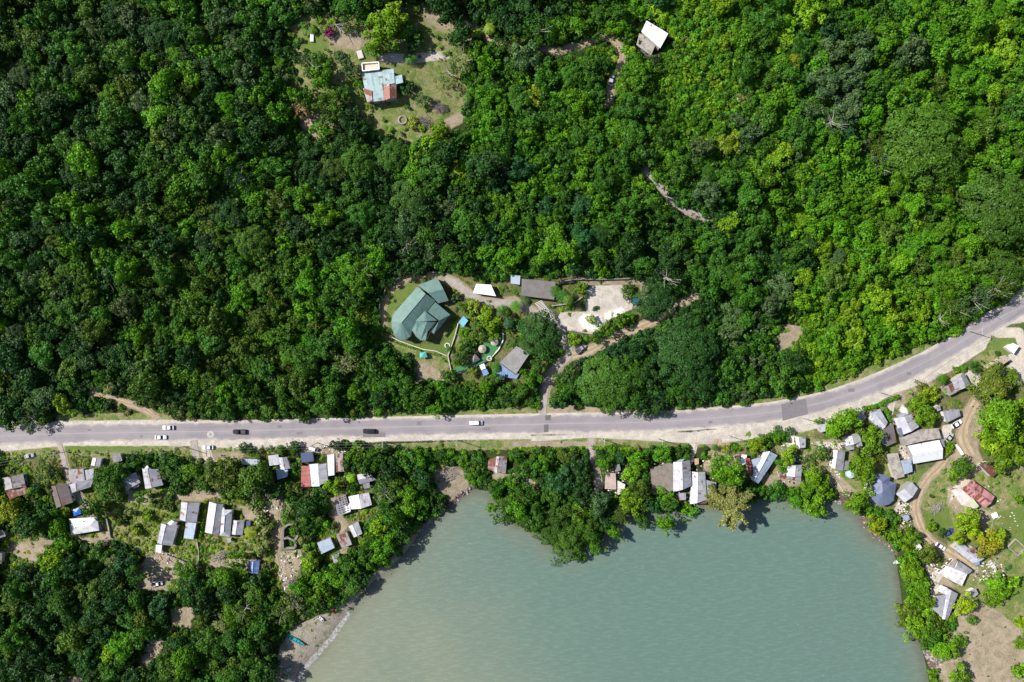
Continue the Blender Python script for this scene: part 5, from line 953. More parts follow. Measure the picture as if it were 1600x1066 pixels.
    if style == 'S':   # thin, half bare crown
        n = int(10 + R * 2); a = rng.uniform(0, 6.283, n); t = np.sqrt(rng.uniform(0, 1, n)); Cn = np.stack([np.cos(a) * t * R * .85, np.sin(a) * t * R * .85, th + R * .5 * np.sqrt(1 - t * t * .8)], -1)
        P, Nn, v, y = lobes_cards(Cn, R * rng.uniform(.12, .26, n), rng, leaf * .8, dens * .42, zlim=-.8); return card_mesh(P, Nn, leaf * .8, rng, v, y)
    if style == 'P':   # palm fronds
        P, Nn, v, y = [], [], [], []; nf = 17; Vs, Fs, Cs = [], [], []; base = 0
        for i in range(nf):
            a = 6.283 * i / nf + rng.uniform(-.12, .12); L = R * rng.uniform(.85, 1.1); lift = rng.uniform(.1, .5); lv = rng.uniform(.2, 1); k = 16
            for j in range(k):
                t = (j + .6) / k; c = np.array([math.cos(a) * L * t, math.sin(a) * L * t, th + R * (lift * t - .75 * t * t)]); ll = .34 * R * (1 - abs(t - .4) * 1.1)
                d = np.array([math.cos(a), math.sin(a), -.2]); sd_ = np.array([-math.sin(a), math.cos(a), 0])
                for s in (-1, 1):
                    tip = c + s * sd_ * ll + d * ll * .55 + np.array([0, 0, -.25 * ll]); w_ = d * L / k * .42
                    Vs += [c - w_, c + w_, tip + w_ * .25, tip - w_ * .25]; Fs.append([base, base + 1, base + 2, base + 3]); base += 4; vv = np.clip(lv * .6 + rng.uniform(0, .4), 0, 1); Cs += [[vv, rng.uniform(0, .6), 0, 1]] * 4
        return np.array(Vs), np.array(Fs), np.array(Cs)
def trunk_mb(style, R, th, seed):
    r = random.Random(seed); mb = MB(); lean = (r.uniform(-.2, .2) * R * .4, r.uniform(-.2, .2) * R * .4); w = .09 * R * .5 + .1
    if style == 'P': mb.tube([(0, 0, -.6), (0, 0, th * .5), (0, 0, th)], [.22, .16, .13], 7); return mb
    if style != 'U': mb.tube([(0, 0, -.8), (lean[0] * .3, lean[1] * .3, th * .6), (lean[0], lean[1], th + R * .15)], [w * 1.3, w, w * .7], 6)
    for k in range(5 if style != 'S' else 7):
        a = 6.283 * (k + r.random() * 1.8) / (5 if style != 'S' else 7); L = R * r.uniform(.55, .9); z0 = th * r.uniform(.75, 1.1)
        mb.tube([(lean[0] * .7, lean[1] * .7, z0), (math.cos(a) * L * .5, math.sin(a) * L * .5, th + R * (.35 if style != 'F' else .12)), (math.cos(a + .2) * L, math.sin(a + .2) * L, th + R * (.45 if style in 'BUC' else .02 if style == 'F' else .75))], [w * .55, w * .34, w * .12], 5, cap=False)
    return mb
PROTO = {}
def proto(style, R, th, seed, **kw):
    V, F, c = crown_arrays(style, R, th, seed, **kw); me = npmesh('crown', V, F, [LEAF_O], col={'v': c}); tm_ = trunk_mb(style, R, th, seed).mesh('trunk', DEADW if style == 'S' else BARK)
    PROTO.setdefault(style, []).append((R, th, me, tm_))
for i, (R, th) in enumerate(((3.0, 1.4), (3.2, 2.4), (4.4, 2.4), (4.6, 3.4), (4.2, 2.8), (6.4, 3.4), (6.8, 4.2))): proto('B', R, th, 100 + i, dens=.92, leaf=.41 if R < 6 else .46)
proto('F', 8.0, 3.8, 201, leaf=.48); proto('F', 12.5, 5.4, 202, leaf=.55); proto('C', 6.0, 4.5, 301); proto('C', 9.0, 6.0, 302, leaf=.55); proto('S', 4.5, 4.0, 401); proto('S', 7.0, 5.0, 402); proto('P', 2.8, 6.0, 501); proto('P', 2.2, 2.2, 502)
proto('U', 1.4, .35, 601, leaf=.34); proto('U', 2.0, .5, 602, leaf=.38)

TREES = []      # px, py, r_px, style, colour key, hand
HAND = """955 598 48 F f|925 838 16 B m|905 868 12 B b|1004 634 19 B d|985 630 15 B m|1028 638 15 B d|930 572 14 B m|990 575 16 B b|15 655 18 S m|18 662 14 B d|48 655 20 S o|1495 480 26 S o|1525 468 28 S g|1555 452 26 S o|1470 498 17 S b|592 464 11 B d|606 441 12 B d|632 424 13 B d|586 490 11 B m|655 418 13 B d|588 515 10 B m|1500 470 18 B m|1535 448 20 B b|1075 548 50 F d|1088 592 32 F d|1025 470 30 F d|843 524 34 F d|1450 225 62 F f|1572 320 58 F f|1570 420 34 F f|760 260 30 B d
165 758 27 B m|182 740 20 B m|150 795 19 B m|223 776 13 B b|60 762 14 B d|82 738 13 B d|18 800 22 B y|52 818 24 B d|88 822 18 B b|97 852 16 B b|275 742 22 B m|262 725 14 B m|300 735 20 B b|316 756 17 B m
345 742 28 S o|345 742 30 B o|398 748 28 B o|372 768 17 B b|458 765 14 S o|425 770 18 B d|480 790 22 B d|555 712 17 B b|545 725 14 B d|572 728 18 B m|519 757 13 B l|590 712 17 B m|608 735 20 B d|640 722 17 B m|660 745 20 B d
620 760 18 B o|640 770 17 B b|600 772 20 S g|656 782 15 B b|640 795 18 B b|615 810 22 B m|590 825 17 B l|628 835 20 B m|600 855 22 B b|572 870 17 B m|545 880 19 B m|580 876 15 B b|520 905 20 B b|550 915 20 B m|500 925 22 B b|470 915 17 B b|535 935 13 B m|565 905 14 B d
485 880 17 B l|478 900 14 B b|495 945 17 B m|440 960 22 S o|460 935 18 S k|405 985 22 B m|416 1003 15 B d|385 950 20 S o|360 1000 22 B m|320 940 22 B d|300 915 20 B d|350 900 20 B b|370 875 16 B b|290 895 20 B b|245 945 20 B t|400 1040 24 B m|425 1050 20 B d|375 1030 17 B o|340 1045 17 B o
195 880 20 B t|215 895 17 B m|175 905 20 B d|150 870 20 B m|120 885 22 B d|90 900 22 B m|60 915 22 B d|30 920 20 B m|185 915 15 B o|100 940 24 B m|60 960 24 B d|30 990 24 B m|150 960 26 B d|110 1000 24 B o|190 1010 24 B b|170 1050 20 B m|290 1030 24 B b
819 735 18 B m|852 722 16 B b|884 715 16 B o|905 728 20 B d|874 752 23 B t|908 768 22 B d|822 774 20 B m|797 752 13 B b|776 765 13 B m|808 792 19 B b|790 805 17 B m|768 795 9 B b|775 775 10 B b|835 810 20 B m|862 825 28 F f|890 850 26 F f|915 820 22 F f|930 852 16 B b|945 815 18 B d|960 830 14 B b|905 800 17 B b|935 785 20 B g
985 785 22 B l|1000 765 18 B o|972 802 18 C o|1003 812 15 B m|1040 817 17 B b|1077 800 14 B b|1045 790 14 B m|1037 772 15 B b|985 740 15 B l|998 718 17 B b|945 725 14 B b|955 702 9 B b|1035 709 16 B b|1060 705 8 B m|930 840 12 B m|868 875 13 S o|1018 790 14 B t
1143 790 36 C k|1122 775 20 C k|1137 737 27 B b|1120 720 12 B b|1180 697 17 B l|1197 692 8 B b|1192 684 7 B b|1132 702 8 B y|1233 712 15 B l|1222 728 12 B b|1283 707 13 B m|1262 722 11 B g|1270 742 18 B b|1283 755 18 B b|1262 765 14 B b|1215 768 17 B m|1195 770 12 B m|1240 782 14 B b|1270 792 20 B b|1290 775 13 B b|1175 765 12 B m
1322 655 22 B b|1302 672 18 B b|1310 664 20 B b|1357 680 18 B b|1362 696 14 B b|1348 725 21 B b|1352 745 17 B b|1335 730 12 B b|1333 785 20 B b|1348 775 14 B b|1340 705 10 B g|1372 715 10 B o
1434 627 18 B b|1457 617 16 B l|1446 648 20 B b|1440 605 10 B o|1523 572 10 B m|1494 578 6 U b|1552 602 32 S o|1552 602 30 B o|1582 590 15 B b|1530 608 14 B o|1557 655 36 B b|1585 675 26 B b|1548 690 22 B l|1580 705 32 B b|1560 720 17 B b|1610 640 25 B b|1483 698 9 B b|1479 707 6 B l
1505 733 20 B m|1493 738 15 B b|1508 812 21 B l|1520 830 17 B l|1495 840 12 B l|1546 850 22 B y|1556 838 14 B l|1453 822 9 B b|1470 830 7 B m|1405 838 13 B b|1424 836 13 B b|1415 850 12 B b|1428 865 14 B b|1450 865 17 B o|1425 882 14 B b|1428 900 20 B b|1436 922 20 B b|1420 902 12 B m|1445 940 13 B b
1418 965 20 B o|1433 982 23 B b|1412 955 13 B l|1452 993 20 B m|1469 1013 19 B b|1487 1012 17 B b|1500 1000 12 B b|1455 975 13 B o|1505 944 17 B l|1517 968 9 B m|1556 910 18 B b|1564 928 17 B b|1549 935 14 B b|1582 912 14 B b|1598 975 13 B l|1597 1005 13 B b|1592 1048 14 B b|1454 1052 10 B b|1496 1052 16 B b|1508 1060 12 B m|1590 780 10 U b
603 40 26 B l|595 62 22 B l|615 25 22 B y|635 45 18 B b|585 75 15 B b|650 62 16 B d|488 102 20 S o|490 108 16 B m|405 810 13 U k|416 836 13 U k|402 788 13 U o|411 860 11 U k|425 820 9 U o|455 829 6 U b|455 848 5 U b|150 815 8 U l|190 815 9 U o|215 830 10 U y|205 800 8 U k|235 808 9 U l|250 790 8 U o|505 120 20 B b|500 90 13 B m|528 88 10 B g|545 108 14 B g|480 150 16 B m|520 160 22 B o|545 185 22 B d|515 185 18 B o|475 175 14 B r|535 145 14 B m|500 200 16 B b|560 205 18 B d|720 90 24 S k|700 110 20 S o|735 120 20 B m|745 85 18 B b|720 55 22 B d|630 135 13 B d|658 155 11 B g|513 52 9 B p|542 45 9 B m|577 165 7 B l|645 192 10 B y|690 130 14 S k|460 150 13 B b|455 80 14 B d|560 130 9 B b|570 25 16 B b|540 10 22 B m|700 20 22 B d
970 45 16 B b|985 60 12 B m|1000 110 20 B b|1005 60 8 U m|1022 95 10 B g|935 25 16 B m|900 40 17 B b|935 58 10 B m|820 90 26 B g|810 60 16 B o|800 38 20 B d|775 75 18 B m|1000 128 18 B b|760 30 12 B o
905 450 11 B l|980 450 10 B m|982 463 9 B o|897 530 11 B l|925 500 9 B y|950 512 14 B b|968 500 12 B b|935 520 9 B m|985 497 9 B b|930 530 10 B m|712 465 9 B g|722 478 8 B b|725 520 9 B b|765 500 16 B l|750 515 18 B o|770 520 13 B l|740 480 13 B y|760 482 10 B y|722 560 13 B m|730 545 12 B d|735 535 9 B b|738 580 8 B y|705 590 12 B m|790 620 17 B m|815 610 15 B m|830 590 17 B b|840 570 14 B m|850 550 13 B b|760 605 14 B b|700 625 15 B m|680 640 14 B b|775 590 10 B b|660 620 18 B m|760 590 7 B o|745 605 9 B o|695 585 8 B g|888 590 12 B g|900 575 10 B g|880 620 15 B m|895 605 14 B m|870 590 8 B b|790 495 12 B m|800 510 12 B m|845 540 12 B d
1165 500 22 B m|1200 480 20 B g|1130 430 22 F m|1090 430 18 B m|1148 440 22 F m|1330 160 26 B g|1285 130 26 B g|1300 80 24 B g|1310 110 18 B g|1240 95 15 B y|1225 60 18 B l|1168 155 13 S k|1150 120 11 S k|1345 90 20 B g|1420 85 26 B g|1215 240 26 B l|1255 430 20 B l|1350 390 24 B b|1300 440 26 B o|1290 420 14 B l|1220 450 24 B g|1190 350 24 B m|1140 350 18 B l|1375 260 20 S g|1300 190 22 S g|430 315 22 B o|505 340 24 B b|320 320 17 B o|560 250 28 F f|612 240 24 F m|700 240 22 B d|640 300 30 F f|562 335 24 F m|520 262 24 F f|690 205 17 B l|670 225 14 B l|650 245 13 B l|120 210 14 S g|70 620 22 B g|40 590 24 B d|15 640 24 B d|100 630 16 B y|215 580 17 B g|540 570 22 S k"""
for it in HAND.replace('\n', '|').split('|'):
    a = it.split(); TREES.append([float(a[0]), float(a[1]), float(a[2]), a[3], a[4], 1])
PALMS = """640 88 11 m|487 44 8 m|880 463 11 m|888 470 9 o|1473 592 9 m|1507 577 7 m|785 485 9 m|805 478 9 b|820 470 8 g|795 505 9 t|388 832 9 y|820 45 8 y|765 45 9 y|960 92 6 y|775 575 8 m|868 455 9 m|1118 700 6 m|1240 735 6 g|548 748 8 l|745 50 9 y|700 545 5 m|1310 720 5 l|1530 830 8 o|730 155 8 m"""
for it in PALMS.split('|'):
    a = it.split(); TREES.append([float(a[0]), float(a[1]), float(a[2]), 'P', a[3], 1])
ANCH = [(100,80,'dddmmgo',1),(100,300,'ddmmob',1),(350,60,'dmmgb',1),(400,250,'bbmmd',1),(300,450,'ooomb',.9),(200,400,'omdmb',1),(100,550,'ddgmo',1),(480,600,'mmood',1),(420,520,'oomb',.95),(560,330,'dddm',1.1),(650,380,'ddmg',1),(550,450,'bbm',.9),(800,150,'bbmmm',.9),(850,350,'mmbbt',.9),(900,250,'bbmm',.9),(750,20,'ddm',1),
        (1080,80,'bbbll',.62),(1110,150,'bblm',.7),(1200,60,'mmbbl',.9),(1300,100,'gtmmb',1),(1400,60,'bbm',.9),(1550,100,'bbbl',.9),(1200,280,'mmgb',1),(1300,310,'lbbb',.85),(1500,180,'mbbo',.9),(1150,400,'mmd',.9),(1350,450,'bbll',.85),(1280,560,'bbbll',.75),(1400,520,'bbbl',.8),(1480,420,'bbo',.9),(1060,450,'ddm',.9),(1180,560,'mmdg',.9),(1020,600,'mdt',.9),
        (100,950,'dddom',1.1),(300,980,'mmdo',1),(560,860,'bbmmo',.9),(900,820,'mmoo',.9),(700,620,'bmm',.9),(30,780,'mdll',1),(600,740,'mbd',.9),(420,790,'omk',.7),(1250,760,'bbm',.8),(1580,700,'bbl',1)]
AX = np.array([(a[0], a[1]) for a in ANCH], float)
def anchor(px, py, rr):
    w = 1.0 / ((AX[:, 0] - px) ** 2 + (AX[:, 1] - py) ** 2 + 900) ** 2; w /= w.sum(); return ANCH[int(rr.choice(len(ANCH), p=w))]
rr = np.random.default_rng(42)
grid = {}; CS = 40.0
def gadd(px, py, r): grid.setdefault((int(px // CS), int(py // CS)), []).append((px, py, r))
def clash(px, py, r, f):
    gx_, gy_ = int(px // CS), int(py // CS)
    for i in range(gx_ - 2, gx_ + 3):
        for j in range(gy_ - 2, gy_ + 3):
            for (x, y, q) in grid.get((i, j), ()):
                if (x - px) ** 2 + (y - py) ** 2 < (f * (r + q)) ** 2: return True
    return False
for t in TREES: gadd(t[0], t[1], t[2] * (.8 if t[3] != 'F' else .95))
X0, X1, Y0, Y1 = -190, 1790, -150, 1230
def free(px, py):
    """clearance in photo pixels to everything that keeps trees away"""
    z, dc, dn = height(*rough(px, py, 4.0), True)
    cl = np.minimum(1e3, -any_in(OPEN, px, py)); cl = np.minimum(cl, -any_in(FOOT, px, py) + 3); cl = np.minimum(cl, track_d(px, py) + 1); cl = np.minimum(cl, np.abs(dn) / S - 19.0 + 5 * np.sin(px / 9.0) * np.sin(px / 23.0)); cl = np.minimum(cl, dc / S + np.where(px < 760, -14, 2)); cl = np.where((px < 452) & (px > -20) & (py > 700) & (py < 866), -9, cl)
    return cl
for (n, ra, rb, f) in ((14000, 15, 27, .62), (26000, 10, 16, .64), (42000, 6.5, 10, .68)):
    px, py = rr.uniform(X0, X1, n), rr.uniform(Y0, Y1, n); cl = free(px, py); r = rr.uniform(ra, rb, n)
    for i in range(n):
        if cl[i] < r[i] * .78: continue
        an = anchor(px[i], py[i], rr); q = r[i] * an[3]
        if ra == 15 and (an[3] < .8 or rr.random() > .8): continue
        if clash(px[i], py[i], q, f): continue
        col = an[2][int(rr.integers(len(an[2])))]
        if rr.random() < .007: col = 'y' if rr.random() < .5 else 'k'
        st = 'B'; u = rr.random()
        if u < .03: st = 'S'
        elif u < .07 and q > 13: st = 'F'
        if not (-60 < px[i] < 1660 and -60 < py[i] < 1126) and q < 10: continue
        TREES.append([px[i], py[i], q, st, col, 0]); gadd(px[i], py[i], q)
print('trees', len(TREES))
# which are seen as individuals: the 300 largest in view (palms are a kind of their own)
inview = [t for t in TREES if -5 < t[0] < 1605 and -5 < t[1] < 1071]
broad = sorted([t for t in inview if t[3] != 'P'], key=lambda t: -t[2] * (1.35 if t[5] else 1)); single = {id(t) for t in broad[:300]} | {id(t) for t in TREES if t[3] == 'P'}
def pick(style, R):
    L = PROTO[style]; d = sorted(L, key=lambda p: abs(math.log(p[0] / R))); c = [p for p in d if abs(math.log(p[0] / R)) < .32] or d[:2]; return c[int(rr.integers(len(c)))]
def jitcol(c, amt=.16): 
    k = 1 + rr.uniform(-amt, amt); c = np.array(COL[c]) * k * (1 + rr.uniform(-.10, .10, 3)); return np.clip(c, 0, 1)
MASS = []; used = set(); NP = 0
def place(t): 
    R = t[2] * S; p = pick(t[3], R); s = R / p[0]; up = p[1] * .8 + p[0] * .45; x, y, z = G(t[0], t[1], up * s); return R, p, s, x, y, z
DIRS = ['right of', 'above and right of', 'above', 'above and left of', 'left of', 'below and left of', 'below', 'below and right of']
def describe(t, noun):
    c = CNAME[t[4]]; r = t[2]; sz = ['small', 'medium', 'large', 'very large'][0 if r < 11 else 1 if r < 18 else 2 if r < 26 else 3]; shape = {'B': 'clumpy', 'F': 'flat spreading', 'C': 'feathery', 'S': 'thin crowned', 'P': 'star shaped', 'U': 'low'}[t[3]]
    near = sorted(LAND, key=lambda l: (l[1] - t[0]) ** 2 + (l[2] - t[1]) ** 2)[:9]; opts = []
    for k, l in enumerate(near):
        dx, dy = t[0] - l[1], l[2] - t[1]; d = math.hypot(dx, dy); di = DIRS[int(round(math.atan2(dy, dx) / (math.pi / 4))) % 8]; q = '' if d < 45 else 'well ' if d < 140 else 'far '
        opts.append(f'{sz} {c} {shape} {noun} {q}{di} the {l[0]}')
        if k == 0:
            for l2 in near[1:6]:
                dx, dy = t[0] - l2[1], l2[2] - t[1]; d2 = DIRS[int(round(math.atan2(dy, dx) / (math.pi / 4))) % 8]; opts.append(f'{sz} {c} {noun} {q}{di} the {l[0]}, {d2} the {l2[0]}')
    for o in opts:
        if o not in used and 4 <= len(o.split()) <= 16: used.add(o); return o, None
    return opts[0], 'look alike trees in the dense forest'
LAND += [('white limestone yard', 930, 475), ('big brush pile', 687, 169), ('forest track', 1050, 310), ('road patch', 1241, 640), ('grass island', 1570, 535), ('hill track bend', 965, 65), ('bare forest patch', 1235, 525), ('left beach canoe', 463, 1000), ('moored white boat', 1405, 876), ('magenta bush', 513, 52), ('left roadside track', 200, 632)]
LAND += [('bottom left corner', 0, 1066), ('top left corner', 0, 0), ('top right corner', 1600, 0), ('left edge midpoint', 0, 400), ('top edge midpoint', 800, 0), ('right edge midpoint', 1600, 400)]
for t in TREES:
    R, p, s, x, y, z = place(t); c = jitcol(t[4])
    if t[0] > 1250 and t[1] > 575: c = c * np.array([1.45, 1.12, 1.0])
    rz = rr.uniform(0, 6.283); sz = s * rr.uniform(.75, 1.4); el = rr.uniform(.84, 1.19) if t[3] in 'BS' else 1.0
    if id(t) in single:
        nm = {'P': 'palm_tree', 'U': 'shrub'}.get(t[3], 'tree'); noun = {'P': 'palm', 'U': 'shrub', 'C': 'shore tree'}.get(t[3], 'tree')
        if t[4] == 'p': nm, noun = 'flowering_bush', 'bush'
        lb, gp = describe(t, noun); root = empty(nm, (x, y, z), rz); root.scale = (s * el, s / el, sz); tag(root, lb, noun.split()[-1] if noun != 'palm' else 'palm tree', gp or ('palm trees' if nm == 'palm_tree' else 'trees'))
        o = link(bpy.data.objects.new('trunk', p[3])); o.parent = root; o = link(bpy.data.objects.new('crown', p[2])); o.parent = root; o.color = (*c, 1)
    else: MASS.append((x, y, z, rz, s * el, sz, p, c, s / el))
def scatter(name, label, cat, pts, protos):
    """one mass of foliage: points carry rotation, scale, tint and which crown they wear"""
    col = bpy.data.collections.new(name + '_sources'); idx = {}
    for i, pr in enumerate(protos):
        V = pr[2].copy(); V.materials.clear(); V.materials.append(LEAF_I); o = bpy.data.objects.new('%s_crown.%03d' % (name, i), V); col.objects.link(o); idx[id(pr)] = i
    n = len(pts); me = bpy.data.meshes.new(name); me.vertices.add(n); me.vertices.foreach_set('co', np.array([p[:3] for p in pts], np.float32).ravel())
    me.attributes.new('idx', 'INT', 'POINT').data.foreach_set('value', np.array([idx[id(p[6])] for p in pts], np.int32))
    me.attributes.new('rot', 'FLOAT_VECTOR', 'POINT').data.foreach_set('vector', np.array([(0, 0, p[3]) for p in pts], np.float32).ravel())
    me.attributes.new('scl', 'FLOAT_VECTOR', 'POINT').data.foreach_set('vector', np.array([(p[4], p[8] if len(p) > 8 else p[4], p[5]) for p in pts], np.float32).ravel())
    me.attributes.new('tint', 'FLOAT_COLOR', 'POINT').data.foreach_set('color', np.array([(*p[7], 1) for p in pts], np.float32).ravel())
    o = link(bpy.data.objects.new(name, me)); tag(o, label, cat, kind='stuff')
    ng = bpy.data.node_groups.new(name, 'GeometryNodeTree'); ng.interface.new_socket('Geometry', in_out='INPUT', socket_type='NodeSocketGeometry'); ng.interface.new_socket('Geometry', in_out='OUTPUT', socket_type='NodeSocketGeometry')
    N_ = ng.nodes.new; gi, go_ = N_('NodeGroupInput'), N_('NodeGroupOutput'); ci = N_('GeometryNodeCollectionInfo'); ci.inputs['Collection'].default_value = col; ci.inputs['Separate Children'].default_value = True; ci.inputs['Reset Children'].default_value = True
    ip = N_('GeometryNodeInstanceOnPoints'); ip.inputs['Pick Instance'].default_value = True
    def attr(nm, ty): a = N_('GeometryNodeInputNamedAttribute'); a.data_type = ty; a.inputs['Name'].default_value = nm; return a.outputs['Attribute']
    L = ng.links.new; L(gi.outputs[0], ip.inputs['Points']); L(ci.outputs[0], ip.inputs['Instance']); L(attr('idx', 'INT'), ip.inputs['Instance Index']); L(attr('rot', 'FLOAT_VECTOR'), ip.inputs['Rotation']); L(attr('scl', 'FLOAT_VECTOR'), ip.inputs['Scale']); L(ip.outputs[0], go_.inputs[0])
    md = o.modifiers.new('scatter', 'NODES'); md.node_group = ng; return o
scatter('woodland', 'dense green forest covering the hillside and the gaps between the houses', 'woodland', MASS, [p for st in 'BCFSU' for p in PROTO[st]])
# undergrowth in every gap of the forest and scrub in the open village ground
UG = []; n = 74000
px, py = rr.uniform(-120, 1720, n), rr.uniform(-90, 1160, n); px[52000:] = rr.uniform(0, 700, 22000); py[52000:] = rr.uniform(700, 960, 22000); z, dc, dn = height(*rough(px, py, 3.0), True)
op = any_in(OPEN, px, py); ft = -any_in(FOOT, px, py); tk = track_d(px, py); rd = np.abs(dn) / S
gi_ = np.clip(((np.interp(rough(px, py, 3.0)[0], gx, np.arange(nx)))).astype(int), 0, nx - 1); gj_ = np.clip(np.interp(rough(px, py, 3.0)[1], gy, np.arange(ny)).astype(int), 0, ny - 1)
bare = np.maximum.reduce([mask['dirt'][gj_, gi_], mask['pale'][gj_, gi_], mask['white'][gj_, gi_], mask['sand'][gj_, gi_] + .2, mask['lawn'][gj_, gi_] * .9]); grs = mask['grass'][gj_, gi_]
for i in range(n):
    if (op[i] > 0 and rd[i] < 27) or dc[i] < 1.2 or ft[i] < 4 or tk[i] < 3 or rd[i] < 17: continue
    inside = op[i] > 0; left = px[i] < 700 and py[i] > 700
    if i >= 52000 and not inside: continue
    if inside:
        if bare[i] > .4 and rr.random() > (.25 if 1100 < px[i] < 1300 and py[i] < 560 else .45 if px[i] > 1470 and py[i] > 930 else .05): continue
        if rr.random() > ((.42 if left else .10) if grs[i] > .5 else (.75 if left else .6)): continue
        sc = rr.uniform(.15, .8) if not left else rr.uniform(.12, .55)
        if px[i] > 1470 and py[i] > 930: sc *= .35
    else:
        if bare[i] > .5: continue
        if rd[i] < 22 and rr.random() < .6: continue
        sc = rr.uniform(.6, 1.35)
    an = anchor(px[i], py[i], rr); cc = an[2][int(rr.integers(len(an[2])))]
    if inside: cc = ('olkylbokom' if left else 'obolylbkgm')[int(rr.integers(10))]
    x, y = rough(px[i], py[i], z[i] + .8); p = PROTO['U'][int(rr.integers(2))]; UG.append((x, y, float(z[i]) - .1, rr.uniform(0, 6.28), sc, sc * rr.uniform(.7, 1.2) * (.6 if inside else 1), p, jitcol(cc, .3) * (np.array([1.5, 1.25, 1.3]) if inside and left else 1.0)))
print('mass', len(MASS), 'undergrowth', len(UG))
scatter('undergrowth', 'low bushes and weeds between the trees and around the yards', 'undergrowth', UG, PROTO['U'])

# hedges
def hedge(label, pts, wpx, col, hgt=1.3):
    V, F, Cc = [], [], []; base = 0; P = []
    for i in range(len(pts) - 1):
        a, b_ = G(*pts[i]), G(*pts[i + 1]); n_ = max(2, int(math.hypot(b_[0] - a[0], b_[1] - a[1]) / .8)); P += [(lerp(a[0], b_[0], k / n_), lerp(a[1], b_[1], k / n_)) for k in range(n_)]
    Cn = [(x + rr.uniform(-.2, .2), y + rr.uniform(-.2, .2), hz(x, y) + hgt * .6) for x, y in P]
    q, Nn, v, yy = lobes_cards(np.array(Cn), [wpx * S * .5 * rr.uniform(.8, 1.2) for _ in P], rr, .34, .9, zlim=-.6); V, F, c = card_mesh(q, Nn, .34, rr, v, yy)
    o = link(bpy.data.objects.new('hedge', npmesh('hedge', V, F, [LEAF_O], col={'v': c}))); o.color = (*COL[col], 1); tag(o, label, 'hedge')
hedge('clipped green hedge along the roadside verge above the hedge side house', [(1349,638),(1362,636),(1378,630),(1395,623),(1405,617)], 7, 'b'); hedge('short hedge running down between the hedge side house and its neighbour', [(1380,634),(1386,648),(1391,660)], 5, 'b')
hedge('long green hedge between the two stage house and the twin roof house', [(321,785),(319,800),(316,820),(313,845)], 6, 'b'); hedge('dark hedge with yellow flowers between the verge and the lane to the water', [(926,699),(945,700),(975,701),(1000,702)], 6, 'l'); hedge('flowering hedge left of the lane to the water', [(800,702),(840,701),(880,702),(912,700)], 6, 'l')
hedge('thin garden hedge along the lower edge of the villa lawn', [(618,536),(640,542),(665,552),(690,556)], 3, 'b', .8)
# brush piles and fallen timber
def brush(label, px, py, r, seed, mat=DEADW, name='brush_pile', cat='brush pile', stretch=1.6, ang=0.5):
    q = random.Random(seed); x, y, z = G(px, py); mb = MB()
    for k in range(90):
        a = q.gauss(ang, .55); L = q.uniform(.5, 1.5) * r * .8; cx, cy = q.gauss(0, r * .33 * stretch), q.gauss(0, r * .28); ca, sa = math.cos(ang), math.sin(ang); ox, oy = x + cx * ca - cy * sa, y + cx * sa + cy * ca; h = max(.1, 1.3 * math.exp(-(cx * cx + cy * cy) / (r * r))) * q.uniform(.3, 1)
        dx, dy, dz = math.cos(a) * L / 2, math.sin(a) * L / 2, q.uniform(-.25, .25) * L; mb.tube([(ox - dx, oy - dy, z + h - dz * .5), (ox, oy, z + h + .1), (ox + dx, oy + dy, z + h + dz * .5)], [.07, .05, .02], 4, cap=False)
    return tag(mb.build(name, mat), label, cat)
DK = plain('brushwood', (.14, .115, .12), var=.35, scale=4)
brush('big pile of cut dark branches on the clearing lawn', 687, 169, 3.2, 1, DK, ang=-.5); brush('second pile of cut branches below left of the big brush pile', 665, 192, 3.0, 2, DK, ang=-.6); brush('heap of grey driftwood and twigs on the bare bank near the bay head', 700, 742, 4.5, 3); brush('tangle of dry brush on bare soil right of the stone ruin', 345, 868, 3.0, 4); brush('grey twig heap beside the white hipped house yard', 165, 848, 2.5, 5); brush('bare fallen branches on grass near the village dirt road', 1462, 793, 2.6, 6); brush('purple grey scrub twigs above the left beach', 460, 910, 3.4, 7, DK)
def deadtree(label, px, py, L, deg, seed, h=1.0):
    q = random.Random(seed); x, y, z = G(px, py); mb = MB(); a = math.radians(deg); mb.tube([(x, y, z + .3), (x + math.cos(a) * L * .5, y + math.sin(a) * L * .5, z + h), (x + math.cos(a) * L, y + math.sin(a) * L, z + h * 1.4)], [.28, .18, .08], 6)
    for k in range(12):
        t = q.uniform(.25, .95); b_ = a + q.choice((-1, 1)) * q.uniform(.4, 1.1); l = L * q.uniform(.2, .45); sx, sy = x + math.cos(a) * L * t, y + math.sin(a) * L * t; mb.tube([(sx, sy, z + h * t + .3), (sx + math.cos(b_) * l, sy + math.sin(b_) * l, z + h * t + .3 + q.uniform(0, 1.2))], [.09, .03], 5)
    tag(mb.build('fallen_tree', DEADW), label, 'fallen tree')
deadtree('pale bare fallen trunk on the upper left of the clearing', 510, 22, 9, -50, 1); deadtree('pale leafless trunk lying in the forest left of the far right flat crown', 1488, 331, 7, 8, 2, 5); deadtree('pale curved dead trunk near the road at the far right', 1482, 475, 8, -20, 3, 4)
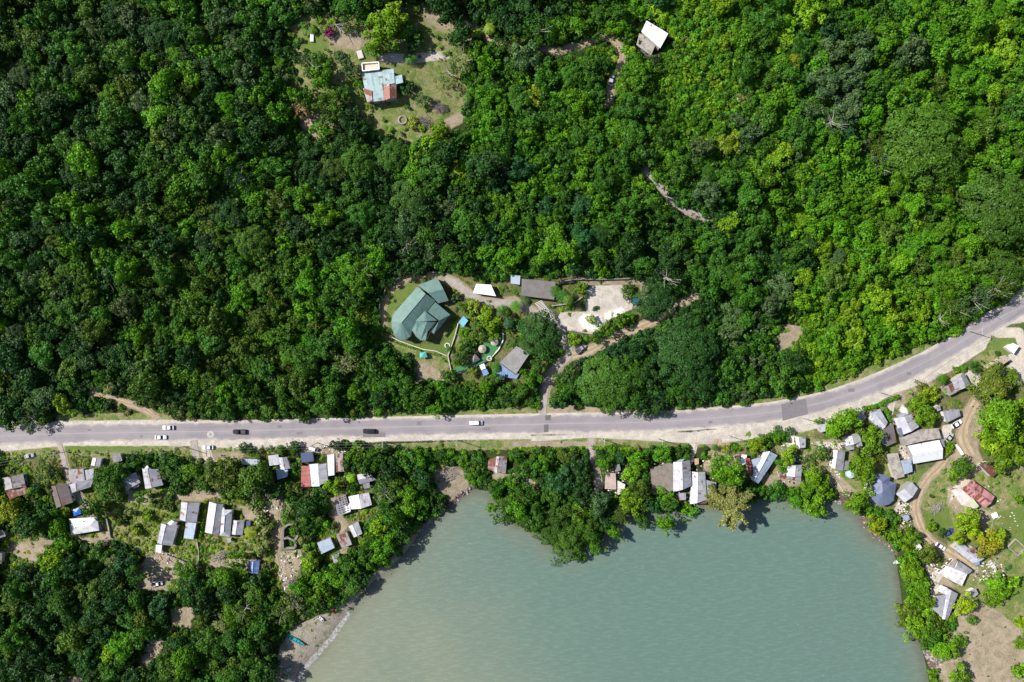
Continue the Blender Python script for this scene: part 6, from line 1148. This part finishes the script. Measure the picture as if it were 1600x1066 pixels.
# loose stones, rubbish and shore rocks: nobody could count them
def litter(name, label, cat, polys, n_, size, mats, seed, zmin=-9, up=0.0):
    q = random.Random(seed); mb = MB(); k = 0; pa = [np.array(p) for p in polys]; tries = 0
    while k < n_ and tries < n_ * 30:
        tries += 1; a = q.choice(pa); px, py = q.uniform(a[:, 0].min(), a[:, 0].max()), q.uniform(a[:, 1].min(), a[:, 1].max())
        if sdist([tuple(v) for v in a], np.array([px]), np.array([py]))[0] < 0 or any_in(FOOT, np.array([px]), np.array([py]))[0] > -1: continue
        x, y, z = G(px, py); s = q.uniform(*size); rz = q.uniform(0, 3.14); m = q.randrange(len(mats)); n5 = q.randint(4, 6); ring_ = [(math.cos(rz + 6.283 * i / n5) * s * q.uniform(.6, 1), math.sin(rz + 6.283 * i / n5) * s * q.uniform(.6, 1)) for i in range(n5)]; hh = s * q.uniform(.25, .8)
        lo = [(x + c[0], y + c[1], z - .1 + up) for c in ring_]; hi = [(x + c[0] * .7, y + c[1] * .7, z + hh + up) for c in ring_]; mb.poly(hi, m=m)
        for i in range(n5): j = (i + 1) % n5; mb.poly([lo[i], lo[j], hi[j], hi[i]], m=m)
        k += 1
    tag(mb.build(name, mats), label, cat, kind='stuff')
RK = [conc_mat('rock_dark', (.13, .11, .10)), conc_mat('rock_pale', (.34, .31, .28)), conc_mat('rock_red', (.16, .09, .075))]
litter('shore_rocks', 'dark rocks and washed up debris along the shore of the bay', 'rocks', [GR['weed'][0], GR['weed'][1], GR['weed'][2], [(1440,1010),(1462,1005),(1480,1030),(1455,1045)]] + [[(640,850),(700,795),(740,766),(735,758),(690,792),(635,840)]] * 2, 900, (.2, .75), RK, 5)
litter('rubble', 'scattered pale rubble, sheets and rubbish in the village yards', 'rubble', [GR['dirt'][i] for i in (0, 1, 4, 8, 12)] + [[(1480,745),(1560,760),(1600,830),(1540,840),(1480,800)], [(1160,700),(1270,690),(1300,700),(1260,760),(1170,755)], [(1400,700),(1425,695),(1430,740),(1415,745)], [(1530,880),(1560,870),(1570,900),(1520,910)], [(455,695),(540,695),(540,712),(460,712)], [(1400,780),(1425,790),(1425,830),(1405,830)], [(1440,880),(1465,880),(1465,960),(1450,960)], [(1280,690),(1320,690),(1310,760),(1290,760)], [(945,720),(985,720),(985,780),(945,780)], [(1010,720),(1120,715),(1120,790),(1020,790)]], 1900, (.12, .55), [WHITEP, CONCP, CONC, RUBBER, plain('rust_scrap', (.2, .08, .04)), WOODM, CONCP], 6)
